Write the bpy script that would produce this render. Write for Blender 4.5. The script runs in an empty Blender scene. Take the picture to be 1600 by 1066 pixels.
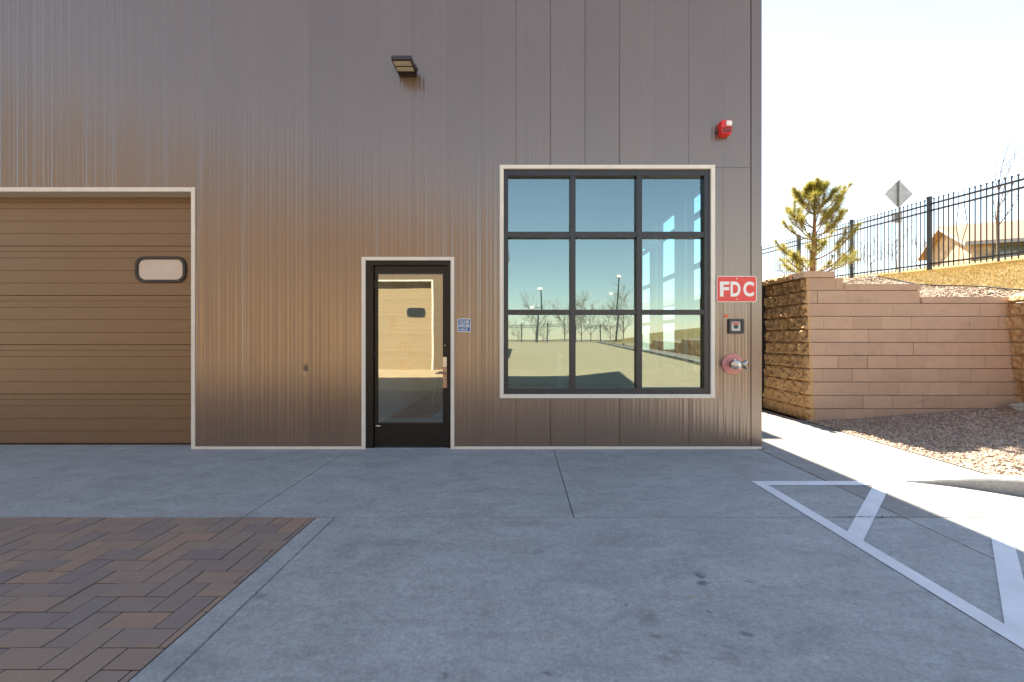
import bpy, bmesh, math, random
from mathutils import Vector, Matrix, noise
random.seed(7)
SC = bpy.context.scene
COL = SC.collection

# ------------------------------------------------------------------ camera, sky, sun, exposure
EYE = 1.265            # camera height (m)
FPX = 690.0            # focal length in photo pixels (1600 wide)
WALL = 5.074           # distance to the facade
cam_d = bpy.data.cameras.new('camera')
cam_d.sensor_width = 36.0
cam_d.lens = FPX / 1600.0 * 36.0
cam_d.shift_x = -14.0 / 1600.0
cam_d.shift_y = -3.0 / 1600.0
cam_d.clip_start = 0.05
cam_d.clip_end = 2000
cam = bpy.data.objects.new('camera', cam_d)
COL.objects.link(cam)
cam.location = (0, 0, EYE)
cam.rotation_euler = (math.radians(90), 0, 0)
SC.camera = cam

SUN_TO = Vector((-0.040, 0.95, 1.0)).normalized()     # towards the sun: behind the building
EL = math.asin(SUN_TO.z)
AZ = math.atan2(SUN_TO.x, SUN_TO.y)                   # from +Y, clockwise
w = bpy.data.worlds.new('World'); SC.world = w
w.use_nodes = True
wn = w.node_tree
bg = wn.nodes['Background']
sky = wn.nodes.new('ShaderNodeTexSky')
sky.sky_type = 'NISHITA'
sky.sun_disc = False
sky.sun_elevation = EL
sky.sun_rotation = AZ
sky.altitude = 1600
sky.air_density = 1.6
sky.dust_density = 0.2
sky.ozone_density = 0.4
bg.inputs['Strength'].default_value = 0.05
hsv = wn.nodes.new('ShaderNodeHueSaturation')
hsv.inputs['Saturation'].default_value = 0.83
wn.links.new(sky.outputs['Color'], hsv.inputs['Color'])
tint = wn.nodes.new('ShaderNodeMix'); tint.data_type = 'RGBA'; tint.blend_type = 'MULTIPLY'
tint.inputs['Factor'].default_value = 1.0
tint.inputs['B'].default_value = (1.0, 0.985, 1.0, 1)
wn.links.new(hsv.outputs['Color'], tint.inputs['A'])
wn.links.new(tint.outputs['Result'], bg.inputs['Color'])

sd = bpy.data.lights.new('sun', 'SUN')
sd.energy = 4.0
sd.angle = math.radians(0.53)
sd.color = (1.0, 0.90, 0.75)
sun = bpy.data.objects.new('sun', sd)
COL.objects.link(sun)
sun.rotation_euler = (-SUN_TO).to_track_quat('-Z', 'Y').to_euler()
sun.location = (0, 30, 40)

SC.view_settings.view_transform = 'Standard'
SC.view_settings.look = 'None'
SC.view_settings.exposure = 2.65
SC.view_settings.gamma = 1.0
SC.cycles.use_denoising = True
SC.cycles.max_bounces = 10
SC.cycles.diffuse_bounces = 5
SC.cycles.glossy_bounces = 5
SC.cycles.transmission_bounces = 6
SC.cycles.transparent_max_bounces = 16
SC.cycles.caustics_reflective = False
SC.cycles.caustics_refractive = False

# ------------------------------------------------------------------ pixel helpers (photo pixels -> metres)
def wx(px): return (px - 814.0) / FPX * WALL
def wz(py): return EYE - (py - 530.0) / FPX * WALL

# ------------------------------------------------------------------ materials
def new_mat(name):
    m = bpy.data.materials.new(name); m.use_nodes = True
    nt = m.node_tree
    return m, nt, nt.nodes['Principled BSDF']

def N(nt, typ, **kw):
    n = nt.nodes.new(typ)
    for k, v in kw.items():
        if k.startswith('i_'):
            n.inputs[k[2:].replace('_', ' ')].default_value = v
        else:
            setattr(n, k, v)
    return n

def pos_node(nt, scale=(1, 1, 1), world=True):
    if world:
        g = N(nt, 'ShaderNodeNewGeometry'); out = g.outputs['Position']
    else:
        g = N(nt, 'ShaderNodeTexCoord'); out = g.outputs['Object']
    mp = N(nt, 'ShaderNodeMapping')
    mp.inputs['Scale'].default_value = scale
    nt.links.new(out, mp.inputs['Vector'])
    return mp.outputs['Vector']

def noise_fac(nt, vec, scale, detail=4, rough=0.55, lo=0.3, hi=0.7, dist=0.0):
    n = N(nt, 'ShaderNodeTexNoise')
    n.inputs['Scale'].default_value = scale
    n.inputs['Detail'].default_value = detail
    n.inputs['Roughness'].default_value = rough
    n.inputs['Distortion'].default_value = dist
    nt.links.new(vec, n.inputs['Vector'])
    r = N(nt, 'ShaderNodeMapRange')
    r.inputs['From Min'].default_value = lo
    r.inputs['From Max'].default_value = hi
    nt.links.new(n.outputs['Fac'], r.inputs['Value'])
    return r.outputs['Result']

def mix_col(nt, fac, a, b, blend='MIX'):
    m = N(nt, 'ShaderNodeMix', data_type='RGBA', blend_type=blend)
    for sock, v in ((m.inputs['Factor'], fac), (m.inputs['A'], a), (m.inputs['B'], b)):
        if hasattr(v, 'is_linked'):
            nt.links.new(v, sock)
        elif isinstance(v, (int, float)):
            sock.default_value = v
        else:
            sock.default_value = (v[0], v[1], v[2], 1)
    return m.outputs['Result']

def bump(nt, bsdf, height, strength=0.2, distance=0.01):
    b = N(nt, 'ShaderNodeBump')
    b.inputs['Strength'].default_value = strength
    b.inputs['Distance'].default_value = distance
    nt.links.new(height, b.inputs['Height'])
    nt.links.new(b.outputs['Normal'], bsdf.inputs['Normal'])

def simple(name, col, rough=0.5, metal=0.0, var=0.12, scale=6.0, spec=0.5, bstr=0.0, bscale=80.0):
    m, nt, b = new_mat(name)
    v = pos_node(nt)
    f = noise_fac(nt, v, scale)
    lo = [c * (1 - var) for c in col]; hi = [min(1, c * (1 + var)) for c in col]
    nt.links.new(mix_col(nt, f, lo, hi), b.inputs['Base Color'])
    b.inputs['Roughness'].default_value = rough
    b.inputs['Metallic'].default_value = metal
    b.inputs['Specular IOR Level'].default_value = spec
    if bstr > 0:
        bump(nt, b, noise_fac(nt, v, bscale, 3), bstr, 0.004)
    return m

M = {}

def concrete(name, lo, hi, stains=(), rough=0.75):
    m, nt, b = new_mat(name)
    v = pos_node(nt)
    big = noise_fac(nt, v, 0.9, 5, 0.6, 0.32, 0.68, 0.6)
    vs = pos_node(nt, (1.2, 2.4, 1))
    brush = noise_fac(nt, vs, 2.2, 6, 0.65, 0.3, 0.7, 0.8)
    fine = noise_fac(nt, v, 58, 3, 0.7, 0.28, 0.72)
    mid = noise_fac(nt, v, 22, 5, 0.75, 0.3, 0.72)
    c = mix_col(nt, big, lo, hi)
    c2 = mix_col(nt, brush, [x * 0.66 for x in lo], [x * 1.16 for x in hi])
    c = mix_col(nt, 0.5, c, c2)
    m2 = noise_fac(nt, v, 5.5, 6, 0.7, 0.32, 0.7, 0.4)
    c = mix_col(nt, mix_col(nt, m2, (0.16,) * 3, (0, 0, 0)), c, [x * 0.55 for x in lo])
    c = mix_col(nt, mix_col(nt, mid, (0.42,) * 3, (0, 0, 0)), c, (0.13, 0.13, 0.13))
    c = mix_col(nt, mix_col(nt, fine, (0.50,) * 3, (0, 0, 0)), c, (0.15, 0.15, 0.15))
    rust = noise_fac(nt, pos_node(nt, (1, 2.5, 1)), 1.7, 4, 0.6, 0.64, 0.8, 0.5)
    c = mix_col(nt, mix_col(nt, rust, (0, 0, 0), (0.30,) * 3), c, (0.42, 0.30, 0.19))
    dk = noise_fac(nt, pos_node(nt, (1, 1.3, 1)), 2.3, 3, 0.5, 0.66, 0.74, 0.3)
    c = mix_col(nt, mix_col(nt, dk, (0, 0, 0), (0.25,) * 3), c, (0.10, 0.10, 0.11))
    if stains:
        warp = N(nt, 'ShaderNodeTexNoise'); warp.inputs['Scale'].default_value = 14
        nt.links.new(v, warp.inputs['Vector'])
        sub = N(nt, 'ShaderNodeVectorMath', operation='MULTIPLY_ADD')
        sub.inputs[1].default_value = (0.11, 0.11, 0); 
        nt.links.new(warp.outputs['Color'], sub.inputs[0]); nt.links.new(v, sub.inputs[2])
        for (sx, sy, rx, ry, amt, sc) in stains:
            o = N(nt, 'ShaderNodeVectorMath', operation='SUBTRACT')
            nt.links.new(sub.outputs[0], o.inputs[0]); o.inputs[1].default_value = (sx + 0.055, sy + 0.055, 0)
            s = N(nt, 'ShaderNodeVectorMath', operation='MULTIPLY')
            nt.links.new(o.outputs[0], s.inputs[0]); s.inputs[1].default_value = (1 / rx, 1 / ry, 0)
            ln = N(nt, 'ShaderNodeVectorMath', operation='LENGTH')
            nt.links.new(s.outputs[0], ln.inputs[0])
            r = N(nt, 'ShaderNodeMapRange')
            r.inputs['From Min'].default_value = 1.35; r.inputs['From Max'].default_value = 0.35
            r.inputs['To Max'].default_value = amt * 0.8
            nt.links.new(ln.outputs['Value'], r.inputs['Value'])
            c = mix_col(nt, r.outputs['Result'], c, sc)
    nt.links.new(c, b.inputs['Base Color'])
    b.inputs['Roughness'].default_value = rough
    b.inputs['Specular IOR Level'].default_value = 0.35
    bump(nt, b, fine, 0.25, 0.003)
    return m

DK = (0.07, 0.07, 0.075)
BR = (0.16, 0.125, 0.10)
def gpt(px, py):
    y = EYE * FPX / (py - 530.0)
    return ((px - 814.0) * y / FPX, y)
stain_px = [(1094, 899, .022, .03, .85, DK), (1098, 911, .035, .02, .9, DK), (1013, 967, .04, .06, .55, BR), (1028, 996, .022, .02, .75, BR),
            (1060, 1020, .04, .025, .5, BR), (1045, 1034, .04, .02, .5, BR), (1165, 990, .03, .02, .75, DK), (1140, 1011, .03, .015, .5, DK),
            (857, 1052, .022, .012, .7, DK), (691, 1053, .018, .015, .6, DK), (1070, 934, .13, .008, .5, (0.45, 0.28, 0.14)),
            (1111, 958, .018, .01, .7, DK), (1172, 910, .03, .012, .6, DK), (975, 944, .01, .01, .8, DK), (405, 932, .04, .03, .5, DK), (1180, 835, .08, .02, .4, (0.42, 0.28, 0.2)),
            (1140, 1030, .05, .03, .35, BR), (540, 860, .10, .10, .28, DK), (620, 850, .16, .06, .25, DK), (840, 820, .3, .05, .18, DK), (980, 850, .25, .05, .2, DK)]
stains = [gpt(a, b) + (c, d, e, f) for a, b, c, d, e, f in stain_px]
M['slab'] = concrete('concrete_slab', (0.475, 0.485, 0.465), (0.625, 0.635, 0.61), stains)
M['lot'] = concrete('concrete_lot', (0.66, 0.49, 0.26), (0.76, 0.575, 0.32))
M['walk'] = concrete('concrete_walk', (0.36, 0.345, 0.315), (0.45, 0.43, 0.39))
M['kerb'] = concrete('concrete_kerb', (0.42, 0.41, 0.385), (0.52, 0.51, 0.48))
M['joint'] = simple('joint_dirt', (0.035, 0.032, 0.03), 0.95, var=0.3, scale=30)

def paint_mat():
    m, nt, b = new_mat('road_paint')
    v = pos_node(nt)
    wear = noise_fac(nt, v, 26, 6, 0.75, 0.60, 0.78)
    c = mix_col(nt, noise_fac(nt, v, 5), (0.68, 0.68, 0.68), (0.80, 0.80, 0.80))
    c = mix_col(nt, mix_col(nt, wear, (0, 0, 0), (0.75,) * 3), c, (0.40, 0.40, 0.39))
    nt.links.new(c, b.inputs['Base Color'])
    b.inputs['Roughness'].default_value = 0.7
    bump(nt, b, noise_fac(nt, v, 95, 2), 0.2, 0.003)
    return m
M['paint'] = paint_mat()

def wall_metal(name, col, rough=0.25, var=0.03, ior=1.85):
    m, nt, b = new_mat(name)
    v = pos_node(nt, (1, 1, 0.5))
    f = noise_fac(nt, v, 2.0, 4, 0.6)
    c = mix_col(nt, f, [x * (1 - var) for x in col], [x * (1 + var) for x in col])
    oi = N(nt, 'ShaderNodeObjectInfo')
    r = N(nt, 'ShaderNodeMapRange'); r.inputs['To Min'].default_value = 0.93; r.inputs['To Max'].default_value = 1.07
    nt.links.new(oi.outputs['Random'], r.inputs['Value'])
    mul = N(nt, 'ShaderNodeVectorMath', operation='SCALE')
    nt.links.new(c, mul.inputs[0]); nt.links.new(r.outputs['Result'], mul.inputs['Scale'])
    nt.links.new(mul.outputs[0], b.inputs['Base Color'])
    rr = N(nt, 'ShaderNodeMapRange'); rr.inputs['To Min'].default_value = rough - 0.015; rr.inputs['To Max'].default_value = rough + 0.02
    nt.links.new(f, rr.inputs['Value']); nt.links.new(rr.outputs['Result'], b.inputs['Roughness'])
    b.inputs['Specular IOR Level'].default_value = 0.85
    b.inputs['Specular Tint'].default_value = (1.0, 0.86, 0.75, 1)
    b.inputs['IOR'].default_value = ior
    return m
M['metal_brown'] = wall_metal('brown_metal_siding', (0.112, 0.077, 0.058))
M['door_brown'] = wall_metal('brown_garage_door', (0.17, 0.104, 0.056), 0.36, 0.03, 1.52)
M['tan'] = wall_metal('tan_siding', (0.155, 0.112, 0.072), 0.5, 0.03, 1.45)
M['reflected_grey'] = simple('grey_reflection_block', (0.11, 0.11, 0.115), 0.5)  # for the added block that the wall ribs reflect
M['tan_door'] = wall_metal('tan_garage_door', (0.33, 0.25, 0.145), 0.5, 0.03, 1.45)
M['trim'] = simple('cream_trim', (0.71, 0.67, 0.59), 0.45, var=0.05, scale=9)
M['black_frame'] = simple('black_aluminium', (0.022, 0.022, 0.026), 0.38, var=0.15, scale=12)
M['door_black'] = simple('dark_bronze_door', (0.010, 0.008, 0.0075), 0.4, var=0.2, scale=8, spec=0.3)
M['rubber'] = simple('black_rubber', (0.03, 0.028, 0.027), 0.5)
M['steel'] = simple('brushed_steel', (0.55, 0.53, 0.50), 0.35, 1.0, var=0.08)
M['bronze'] = simple('bronze_lock', (0.34, 0.24, 0.19), 0.38, 0.8)
M['brass'] = simple('worn_brass', (0.50, 0.42, 0.30), 0.35, 0.9)
M['chrome'] = simple('chrome_cap', (0.66, 0.66, 0.66), 0.2, 1.0)
M['red'] = simple('red_enamel', (0.66, 0.035, 0.03), 0.4, var=0.08, scale=20)
M['signred'] = simple('faded_sign_red', (0.70, 0.075, 0.06), 0.5, var=0.06, scale=25)
M['pink'] = simple('sunfaded_red_plate', (0.62, 0.25, 0.22), 0.5, var=0.15, scale=25)
M['white'] = simple('sign_white', (0.80, 0.79, 0.77), 0.5, var=0.04)
M['blue'] = simple('sign_blue', (0.03, 0.115, 0.30), 0.5, var=0.12, scale=40)
M['acrylic'] = simple('frosted_acrylic', (0.62, 0.52, 0.44), 0.3, var=0.03)
M['led'] = simple('led_lens', (0.60, 0.55, 0.42), 0.4, var=0.06, scale=60)
M['fixture'] = simple('dark_bronze_fixture', (0.035, 0.028, 0.024), 0.4)
M['orange'] = simple('orange_sticker', (0.85, 0.13, 0.03), 0.6)
M['inwall'] = simple('interior_paint', (0.66, 0.66, 0.64), 0.7, var=0.03)
M['infloor'] = simple('interior_floor', (0.05, 0.05, 0.052), 0.5, var=0.2)
M['wood'] = simple('pale_wood', (0.42, 0.29, 0.17), 0.5, var=0.15)
M['galv'] = simple('galvanised_steel', (0.42, 0.43, 0.44), 0.5, 0.6)
M['fence'] = simple('black_fence', (0.04, 0.042, 0.048), 0.4)
M['bark'] = simple('grey_bark', (0.20, 0.15, 0.12), 0.85, var=0.25, scale=30)
M['pinebark'] = simple('pine_bark', (0.30, 0.15, 0.085), 0.85, var=0.35, scale=40, bstr=0.5, bscale=60)
M['twig'] = simple('dry_root', (0.40, 0.26, 0.16), 0.85, var=0.25, scale=30)
M['rockm'] = simple('pale_rock', (0.42, 0.38, 0.33), 0.85, var=0.3, scale=14, bstr=0.6, bscale=30)
M['shingle'] = simple('tan_shingle', (0.42, 0.27, 0.17), 0.85, var=0.18, scale=9)
M['plaster'] = simple('house_stone', (0.50, 0.37, 0.24), 0.85, var=0.35, scale=3.0)
M['greywall'] = simple('house_siding', (0.36, 0.35, 0.35), 0.8, var=0.08)
M['house_glass'] = simple('house_window_glass', (0.42, 0.50, 0.58), 0.08, var=0.1)
M['darkroom'] = simple('dark_fill', (0.03, 0.03, 0.03), 0.9)

def glass(name, refl, tint, gl):
    m = bpy.data.materials.new(name); m.use_nodes = True
    nt = m.node_tree; nt.nodes.clear()
    out = N(nt, 'ShaderNodeOutputMaterial')
    tr = N(nt, 'ShaderNodeBsdfTransparent'); tr.inputs['Color'].default_value = (*tint, 1)
    g = N(nt, 'ShaderNodeBsdfGlossy'); g.inputs['Roughness'].default_value = 0.0
    g.inputs['Color'].default_value = (*gl, 1)
    mx = N(nt, 'ShaderNodeMixShader')
    lw = N(nt, 'ShaderNodeFresnel'); lw.inputs['IOR'].default_value = 1.5
    ad = N(nt, 'ShaderNodeMath', operation='ADD', use_clamp=True); ad.inputs[1].default_value = refl
    geo = N(nt, 'ShaderNodeNewGeometry')
    inv = N(nt, 'ShaderNodeMath', operation='SUBTRACT'); inv.inputs[0].default_value = 1.0
    nt.links.new(geo.outputs['Backfacing'], inv.inputs[1])
    fac = N(nt, 'ShaderNodeMath', operation='MULTIPLY')
    nt.links.new(lw.outputs[0], ad.inputs[0]); nt.links.new(ad.outputs[0], fac.inputs[0]); nt.links.new(inv.outputs[0], fac.inputs[1])
    nt.links.new(fac.outputs[0], mx.inputs[0])
    nt.links.new(mix_col(nt, geo.outputs['Backfacing'], tint, (1, 1, 1)), tr.inputs['Color'])
    nt.links.new(tr.outputs[0], mx.inputs[1]); nt.links.new(g.outputs[0], mx.inputs[2])
    v = pos_node(nt)
    bp = N(nt, 'ShaderNodeBump'); bp.inputs['Strength'].default_value = 0.12; bp.inputs['Distance'].default_value = 0.01
    nt.links.new(noise_fac(nt, v, 1.3, 1, 0.4, 0.0, 1.0), bp.inputs['Height'])
    nt.links.new(bp.outputs[0], g.inputs['Normal'])
    nt.links.new(mx.outputs[0], out.inputs['Surface'])
    return m
M['glass'] = glass('tinted_low_e_glass', 0.26, (0.30, 0.58, 0.68), (0.64, 0.82, 0.80))
M['door_glass'] = glass('reflective_door_glass', 0.28, (0.62, 0.82, 0.88), (0.90, 0.93, 0.84))
M['clear_glass'] = glass('clear_glass', 0.03, (0.88, 0.93, 0.92), (0.9, 0.95, 0.95))

def island_mat(name, cols, rough=0.85, trans=0.0, objrand=False):
    m, nt, b = new_mat(name)
    if objrand:
        g = N(nt, 'ShaderNodeObjectInfo'); src = g.outputs['Random']
    else:
        g = N(nt, 'ShaderNodeNewGeometry'); src = g.outputs['Random Per Island']
    cr = N(nt, 'ShaderNodeValToRGB')
    el = cr.color_ramp.elements
    while len(el) < len(cols): el.new(0.5)
    for i, c in enumerate(cols):
        el[i].position = i / max(1, len(cols) - 1); el[i].color = (*c, 1)
    nt.links.new(src, cr.inputs[0])
    nt.links.new(cr.outputs[0], b.inputs['Base Color'])
    b.inputs['Roughness'].default_value = rough
    if trans > 0:
        out = nt.nodes['Material Output']
        t = N(nt, 'ShaderNodeBsdfTranslucent'); nt.links.new(cr.outputs[0], t.inputs['Color'])
        mx = N(nt, 'ShaderNodeMixShader'); mx.inputs[0].default_value = trans
        nt.links.new(b.outputs[0], mx.inputs[1]); nt.links.new(t.outputs[0], mx.inputs[2])
        nt.links.new(mx.outputs[0], out.inputs['Surface'])
    return m
M['stones'] = island_mat('gravel_stones', [(0.25, 0.18, 0.13), (0.42, 0.32, 0.235), (0.54, 0.43, 0.32), (0.35, 0.235, 0.17), (0.62, 0.52, 0.41)])
M['needles'] = island_mat('pine_needles', [(0.17, 0.18, 0.03), (0.36, 0.33, 0.06), (0.50, 0.42, 0.10), (0.27, 0.26, 0.045)], 0.5, 0.5)
M['grass'] = island_mat('dormant_grass', [(0.28, 0.185, 0.055), (0.33, 0.23, 0.075), (0.26, 0.175, 0.055), (0.34, 0.245, 0.09)], 0.7, 0.5)
M['gravel'] = simple('gravel_ground', (0.27, 0.21, 0.165), 0.95, var=0.35, scale=60, bstr=0.8, bscale=45)

def brick_like(name, cols, rough, grain, bstr):
    m, nt, b = new_mat(name)
    oi = N(nt, 'ShaderNodeObjectInfo')
    cr = N(nt, 'ShaderNodeValToRGB'); el = cr.color_ramp.elements
    while len(el) < len(cols): el.new(0.5)
    for i, c in enumerate(cols):
        el[i].position = i / (len(cols) - 1); el[i].color = (*c, 1)
    nt.links.new(oi.outputs['Random'], cr.inputs[0])
    v = pos_node(nt)
    f1 = noise_fac(nt, v, 7, 4, 0.6, 0.3, 0.7)
    f2 = noise_fac(nt, v, grain, 3, 0.7, 0.25, 0.75)
    c = mix_col(nt, mix_col(nt, f1, (0.22,) * 3, (0, 0, 0)), cr.outputs[0], [x * 0.6 for x in cols[0]])
    c = mix_col(nt, mix_col(nt, f2, (0.3,) * 3, (0, 0, 0)), c, [x * 0.45 for x in cols[-1]])
    dirt = noise_fac(nt, pos_node(nt, (1, 1, 2.2)), 3.0, 5, 0.65, 0.60, 0.78)
    c = mix_col(nt, mix_col(nt, dirt, (0, 0, 0), (0.28,) * 3), c, (0.16, 0.11, 0.08))
    nt.links.new(c, b.inputs['Base Color'])
    b.inputs['Roughness'].default_value = rough
    bump(nt, b, f2, bstr, 0.004)
    return m
M['paver'] = brick_like('clay_paver', [(0.29, 0.225, 0.19), (0.34, 0.25, 0.19), (0.38, 0.265, 0.185), (0.25, 0.20, 0.19), (0.35, 0.255, 0.19), (0.42, 0.27, 0.18), (0.31, 0.235, 0.185), (0.27, 0.215, 0.195)], 0.75, 130, 0.35)
M['block'] = brick_like('tan_wall_block', [(0.59, 0.405, 0.285), (0.63, 0.43, 0.30), (0.55, 0.375, 0.26), (0.65, 0.45, 0.315)], 0.9, 70, 0.5)
M['split'] = brick_like('split_wall_block', [(0.64, 0.40, 0.19), (0.68, 0.44, 0.22), (0.60, 0.37, 0.17)], 0.9, 40, 0.7)

def hill_mat():
    m, nt, b = new_mat('hillside_ground')
    v = pos_node(nt)
    sep = N(nt, 'ShaderNodeSeparateXYZ'); nt.links.new(v, sep.inputs[0])
    # grass begins east of a wavering line x = 7.55 + 0.35*(8.7-y) (near the wall corner)
    a = N(nt, 'ShaderNodeMath', operation='MULTIPLY_ADD'); a.inputs[1].default_value = 0.33; a.inputs[2].default_value = -10.45
    mxy = N(nt, 'ShaderNodeMath', operation='MAXIMUM'); mxy.inputs[1].default_value = 7.5
    nt.links.new(sep.outputs['Y'], mxy.inputs[0]); nt.links.new(mxy.outputs[0], a.inputs[0])
    s = N(nt, 'ShaderNodeMath', operation='ADD'); nt.links.new(sep.outputs['X'], s.inputs[0]); nt.links.new(a.outputs[0], s.inputs[1])
    r = N(nt, 'ShaderNodeMapRange'); r.inputs['From Min'].default_value = -0.05; r.inputs['From Max'].default_value = 0.06
    nt.links.new(s.outputs[0], r.inputs['Value'])
    f = noise_fac(nt, v, 8, 5, 0.6)
    gr = mix_col(nt, f, (0.25, 0.165, 0.05), (0.34, 0.245, 0.09))
    gv = mix_col(nt, noise_fac(nt, v, 45, 3, 0.7), (0.22, 0.16, 0.12), (0.45, 0.36, 0.28))
    nt.links.new(mix_col(nt, r.outputs['Result'], gv, gr), b.inputs['Base Color'])
    b.inputs['Roughness'].default_value = 0.95
    bump(nt, b, noise_fac(nt, v, 40, 4), 0.7, 0.02)
    return m
M['hill'] = hill_mat()
M['dryfield'] = simple('dry_field', (0.34, 0.26, 0.14), 0.95, var=0.3, scale=0.8)

# ------------------------------------------------------------------ mesh helpers
class MB:
    def __init__(self): self.v = []; self.f = []
    def box(self, x0, x1, y0, y1, z0, z1):
        n = len(self.v)
        self.v += [(x0, y0, z0), (x1, y0, z0), (x1, y1, z0), (x0, y1, z0), (x0, y0, z1), (x1, y0, z1), (x1, y1, z1), (x0, y1, z1)]
        self.f += [tuple(n + i for i in q) for q in ((3, 2, 1, 0), (4, 5, 6, 7), (0, 1, 5, 4), (1, 2, 6, 5), (2, 3, 7, 6), (3, 0, 4, 7))]
        return self
    def poly(self, pts):
        n = len(self.v); self.v += [tuple(p) for p in pts]; self.f.append(tuple(range(n, n + len(pts)))); return self
    def prism(self, pts, d):
        n = len(self.v); k = len(pts); d = Vector(d)
        self.v += [tuple(p) for p in pts] + [tuple(Vector(p) + d) for p in pts]
        self.f.append(tuple(n + i for i in reversed(range(k)))); self.f.append(tuple(n + k + i for i in range(k)))
        for i in range(k):
            j = (i + 1) % k
            self.f.append((n + i, n + j, n + k + j, n + k + i))
        return self
    def tube(self, pts, rad, seg=6, cap=True):
        n = len(self.v); pts = [Vector(p) for p in pts]
        for i, p in enumerate(pts):
            d = (pts[min(i + 1, len(pts) - 1)] - pts[max(i - 1, 0)]).normalized()
            a = d.orthogonal().normalized() if abs(d.z) < 0.99 else Vector((1, 0, 0))
            if abs(d.z) < 0.99: a = d.cross(Vector((0, 0, 1))).normalized()
            b = d.cross(a)
            r = rad[i] if hasattr(rad, '__len__') else rad
            for k in range(seg):
                t = 2 * math.pi * k / seg
                self.v.append(tuple(p + a * (r * math.cos(t)) + b * (r * math.sin(t))))
        for i in range(len(pts) - 1):
            for k in range(seg):
                k2 = (k + 1) % seg
                self.f.append((n + i * seg + k, n + i * seg + k2, n + (i + 1) * seg + k2, n + (i + 1) * seg + k))
        if cap:
            self.f.append(tuple(n + k for k in reversed(range(seg))))
            self.f.append(tuple(n + (len(pts) - 1) * seg + k for k in range(seg)))
        return self
    def cyl(self, p0, p1, r0, r1=None, seg=20):
        return self.tube([p0, p1], [r0, r0 if r1 is None else r1], seg)
    def rings(self, axis0, axisd, prof, seg=28):
        # lathe: prof = [(dist along axis, radius)]
        a0 = Vector(axis0); d = Vector(axisd).normalized()
        return self.tube2([a0 + d * t for t, r in prof], d, [r for t, r in prof], seg)
    def tube2(self, pts, d, rad, seg):
        n = len(self.v); a = d.orthogonal().normalized(); b = d.cross(a)
        for p, r in zip(pts, rad):
            for k in range(seg):
                t = 2 * math.pi * k / seg
                self.v.append(tuple(p + a * (r * math.cos(t)) + b * (r * math.sin(t))))
        for i in range(len(pts) - 1):
            for k in range(seg):
                k2 = (k + 1) % seg
                self.f.append((n + i * seg + k, n + i * seg + k2, n + (i + 1) * seg + k2, n + (i + 1) * seg + k))
        self.f.append(tuple(n + k for k in reversed(range(seg))))
        self.f.append(tuple(n + (len(pts) - 1) * seg + k for k in range(seg)))
        return self
    def mesh(self, name, mat, smooth=False, bevel=0.0, bseg=2, loc=(0, 0, 0)):
        me = bpy.data.meshes.new(name)
        l = Vector(loc)
        me.from_pydata([tuple(Vector(p) - l) for p in self.v], [], self.f)
        bm = bmesh.new(); bm.from_mesh(me)
        bmesh.ops.recalc_face_normals(bm, faces=bm.faces[:])
        if bevel > 0:
            es = [e for e in bm.edges if len(e.link_faces) == 2 and e.calc_face_angle(0) > 0.6]
            bmesh.ops.bevel(bm, geom=es, offset=bevel, segments=bseg, affect='EDGES', clamp_overlap=True)
        bm.to_mesh(me); bm.free()
        me.materials.append(M[mat])
        if smooth:
            me.polygons.foreach_set('use_smooth', [True] * len(me.polygons))
            if smooth == 'auto':
                me.set_sharp_from_angle(angle=math.radians(40))
        me.update()
        return me
    def build(self, name, mat, parent=None, **kw):
        loc = kw.pop('loc', (0, 0, 0))
        return put(self.mesh(name, mat, loc=loc, **kw), name, parent, loc)

def put(me, name, parent=None, loc=(0, 0, 0), rot=None, scale=None):
    o = bpy.data.objects.new(name, me); COL.objects.link(o)
    o.location = loc
    if rot: o.rotation_euler = rot
    if scale: o.scale = scale
    if parent is not None: attach(o, parent)
    return o

def world_of(o):
    m = Matrix.LocRotScale(o.location, o.rotation_euler, o.scale)
    if o.parent: return world_of(o.parent) @ o.matrix_parent_inverse @ m
    return m

def attach(o, parent):
    o.parent = parent
    o.matrix_parent_inverse = world_of(parent).inverted()

def tag(o, label=None, cat=None, group=None, kind=None):
    if label: o['label'] = label
    if cat: o['category'] = cat
    if group: o['group'] = group
    if kind: o['kind'] = kind
    return o

def thing(name, label, cat, loc, group=None):
    o = bpy.data.objects.new(name, None); COL.objects.link(o)
    o.location = loc; o.empty_display_size = 0.2
    return tag(o, label, cat, group)

def copy_tree(o, delta, parent=None, label=None):
    c = o.copy(); COL.objects.link(c)
    if parent is None: c.location = Vector(o.location) + Vector(delta)
    else: c.parent = parent
    if label: c['label'] = label
    for ch in [k for k in bpy.data.objects if k.parent == o]:
        copy_tree(ch, delta, c)
    return c

def text_mesh(txt, size, mat, depth=0.002, bold=0.0, spacing=1.0):
    cu = bpy.data.curves.new('lettering', 'FONT')
    cu.body = txt; cu.size = size; cu.extrude = depth; cu.offset = bold
    cu.align_x = 'CENTER'; cu.align_y = 'CENTER'; cu.space_character = spacing
    cu.resolution_u = 6
    ob = bpy.data.objects.new('lettering', cu); COL.objects.link(ob)
    dg = bpy.context.evaluated_depsgraph_get()
    me = bpy.data.meshes.new_from_object(ob.evaluated_get(dg))
    bpy.data.objects.remove(ob); bpy.data.curves.remove(cu)
    me.materials.clear(); me.materials.append(M[mat])
    return me

def round_rect(x0, x1, z0, z1, r, y, seg=6):
    pts = []
    for cx, cz, a0 in ((x1 - r, z1 - r, 0), (x0 + r, z1 - r, 90), (x0 + r, z0 + r, 180), (x1 - r, z0 + r, 270)):
        for i in range(seg + 1):
            t = math.radians(a0 + 90 * i / seg)
            pts.append((cx + r * math.cos(t), y, cz + r * math.sin(t)))
    return pts

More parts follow.
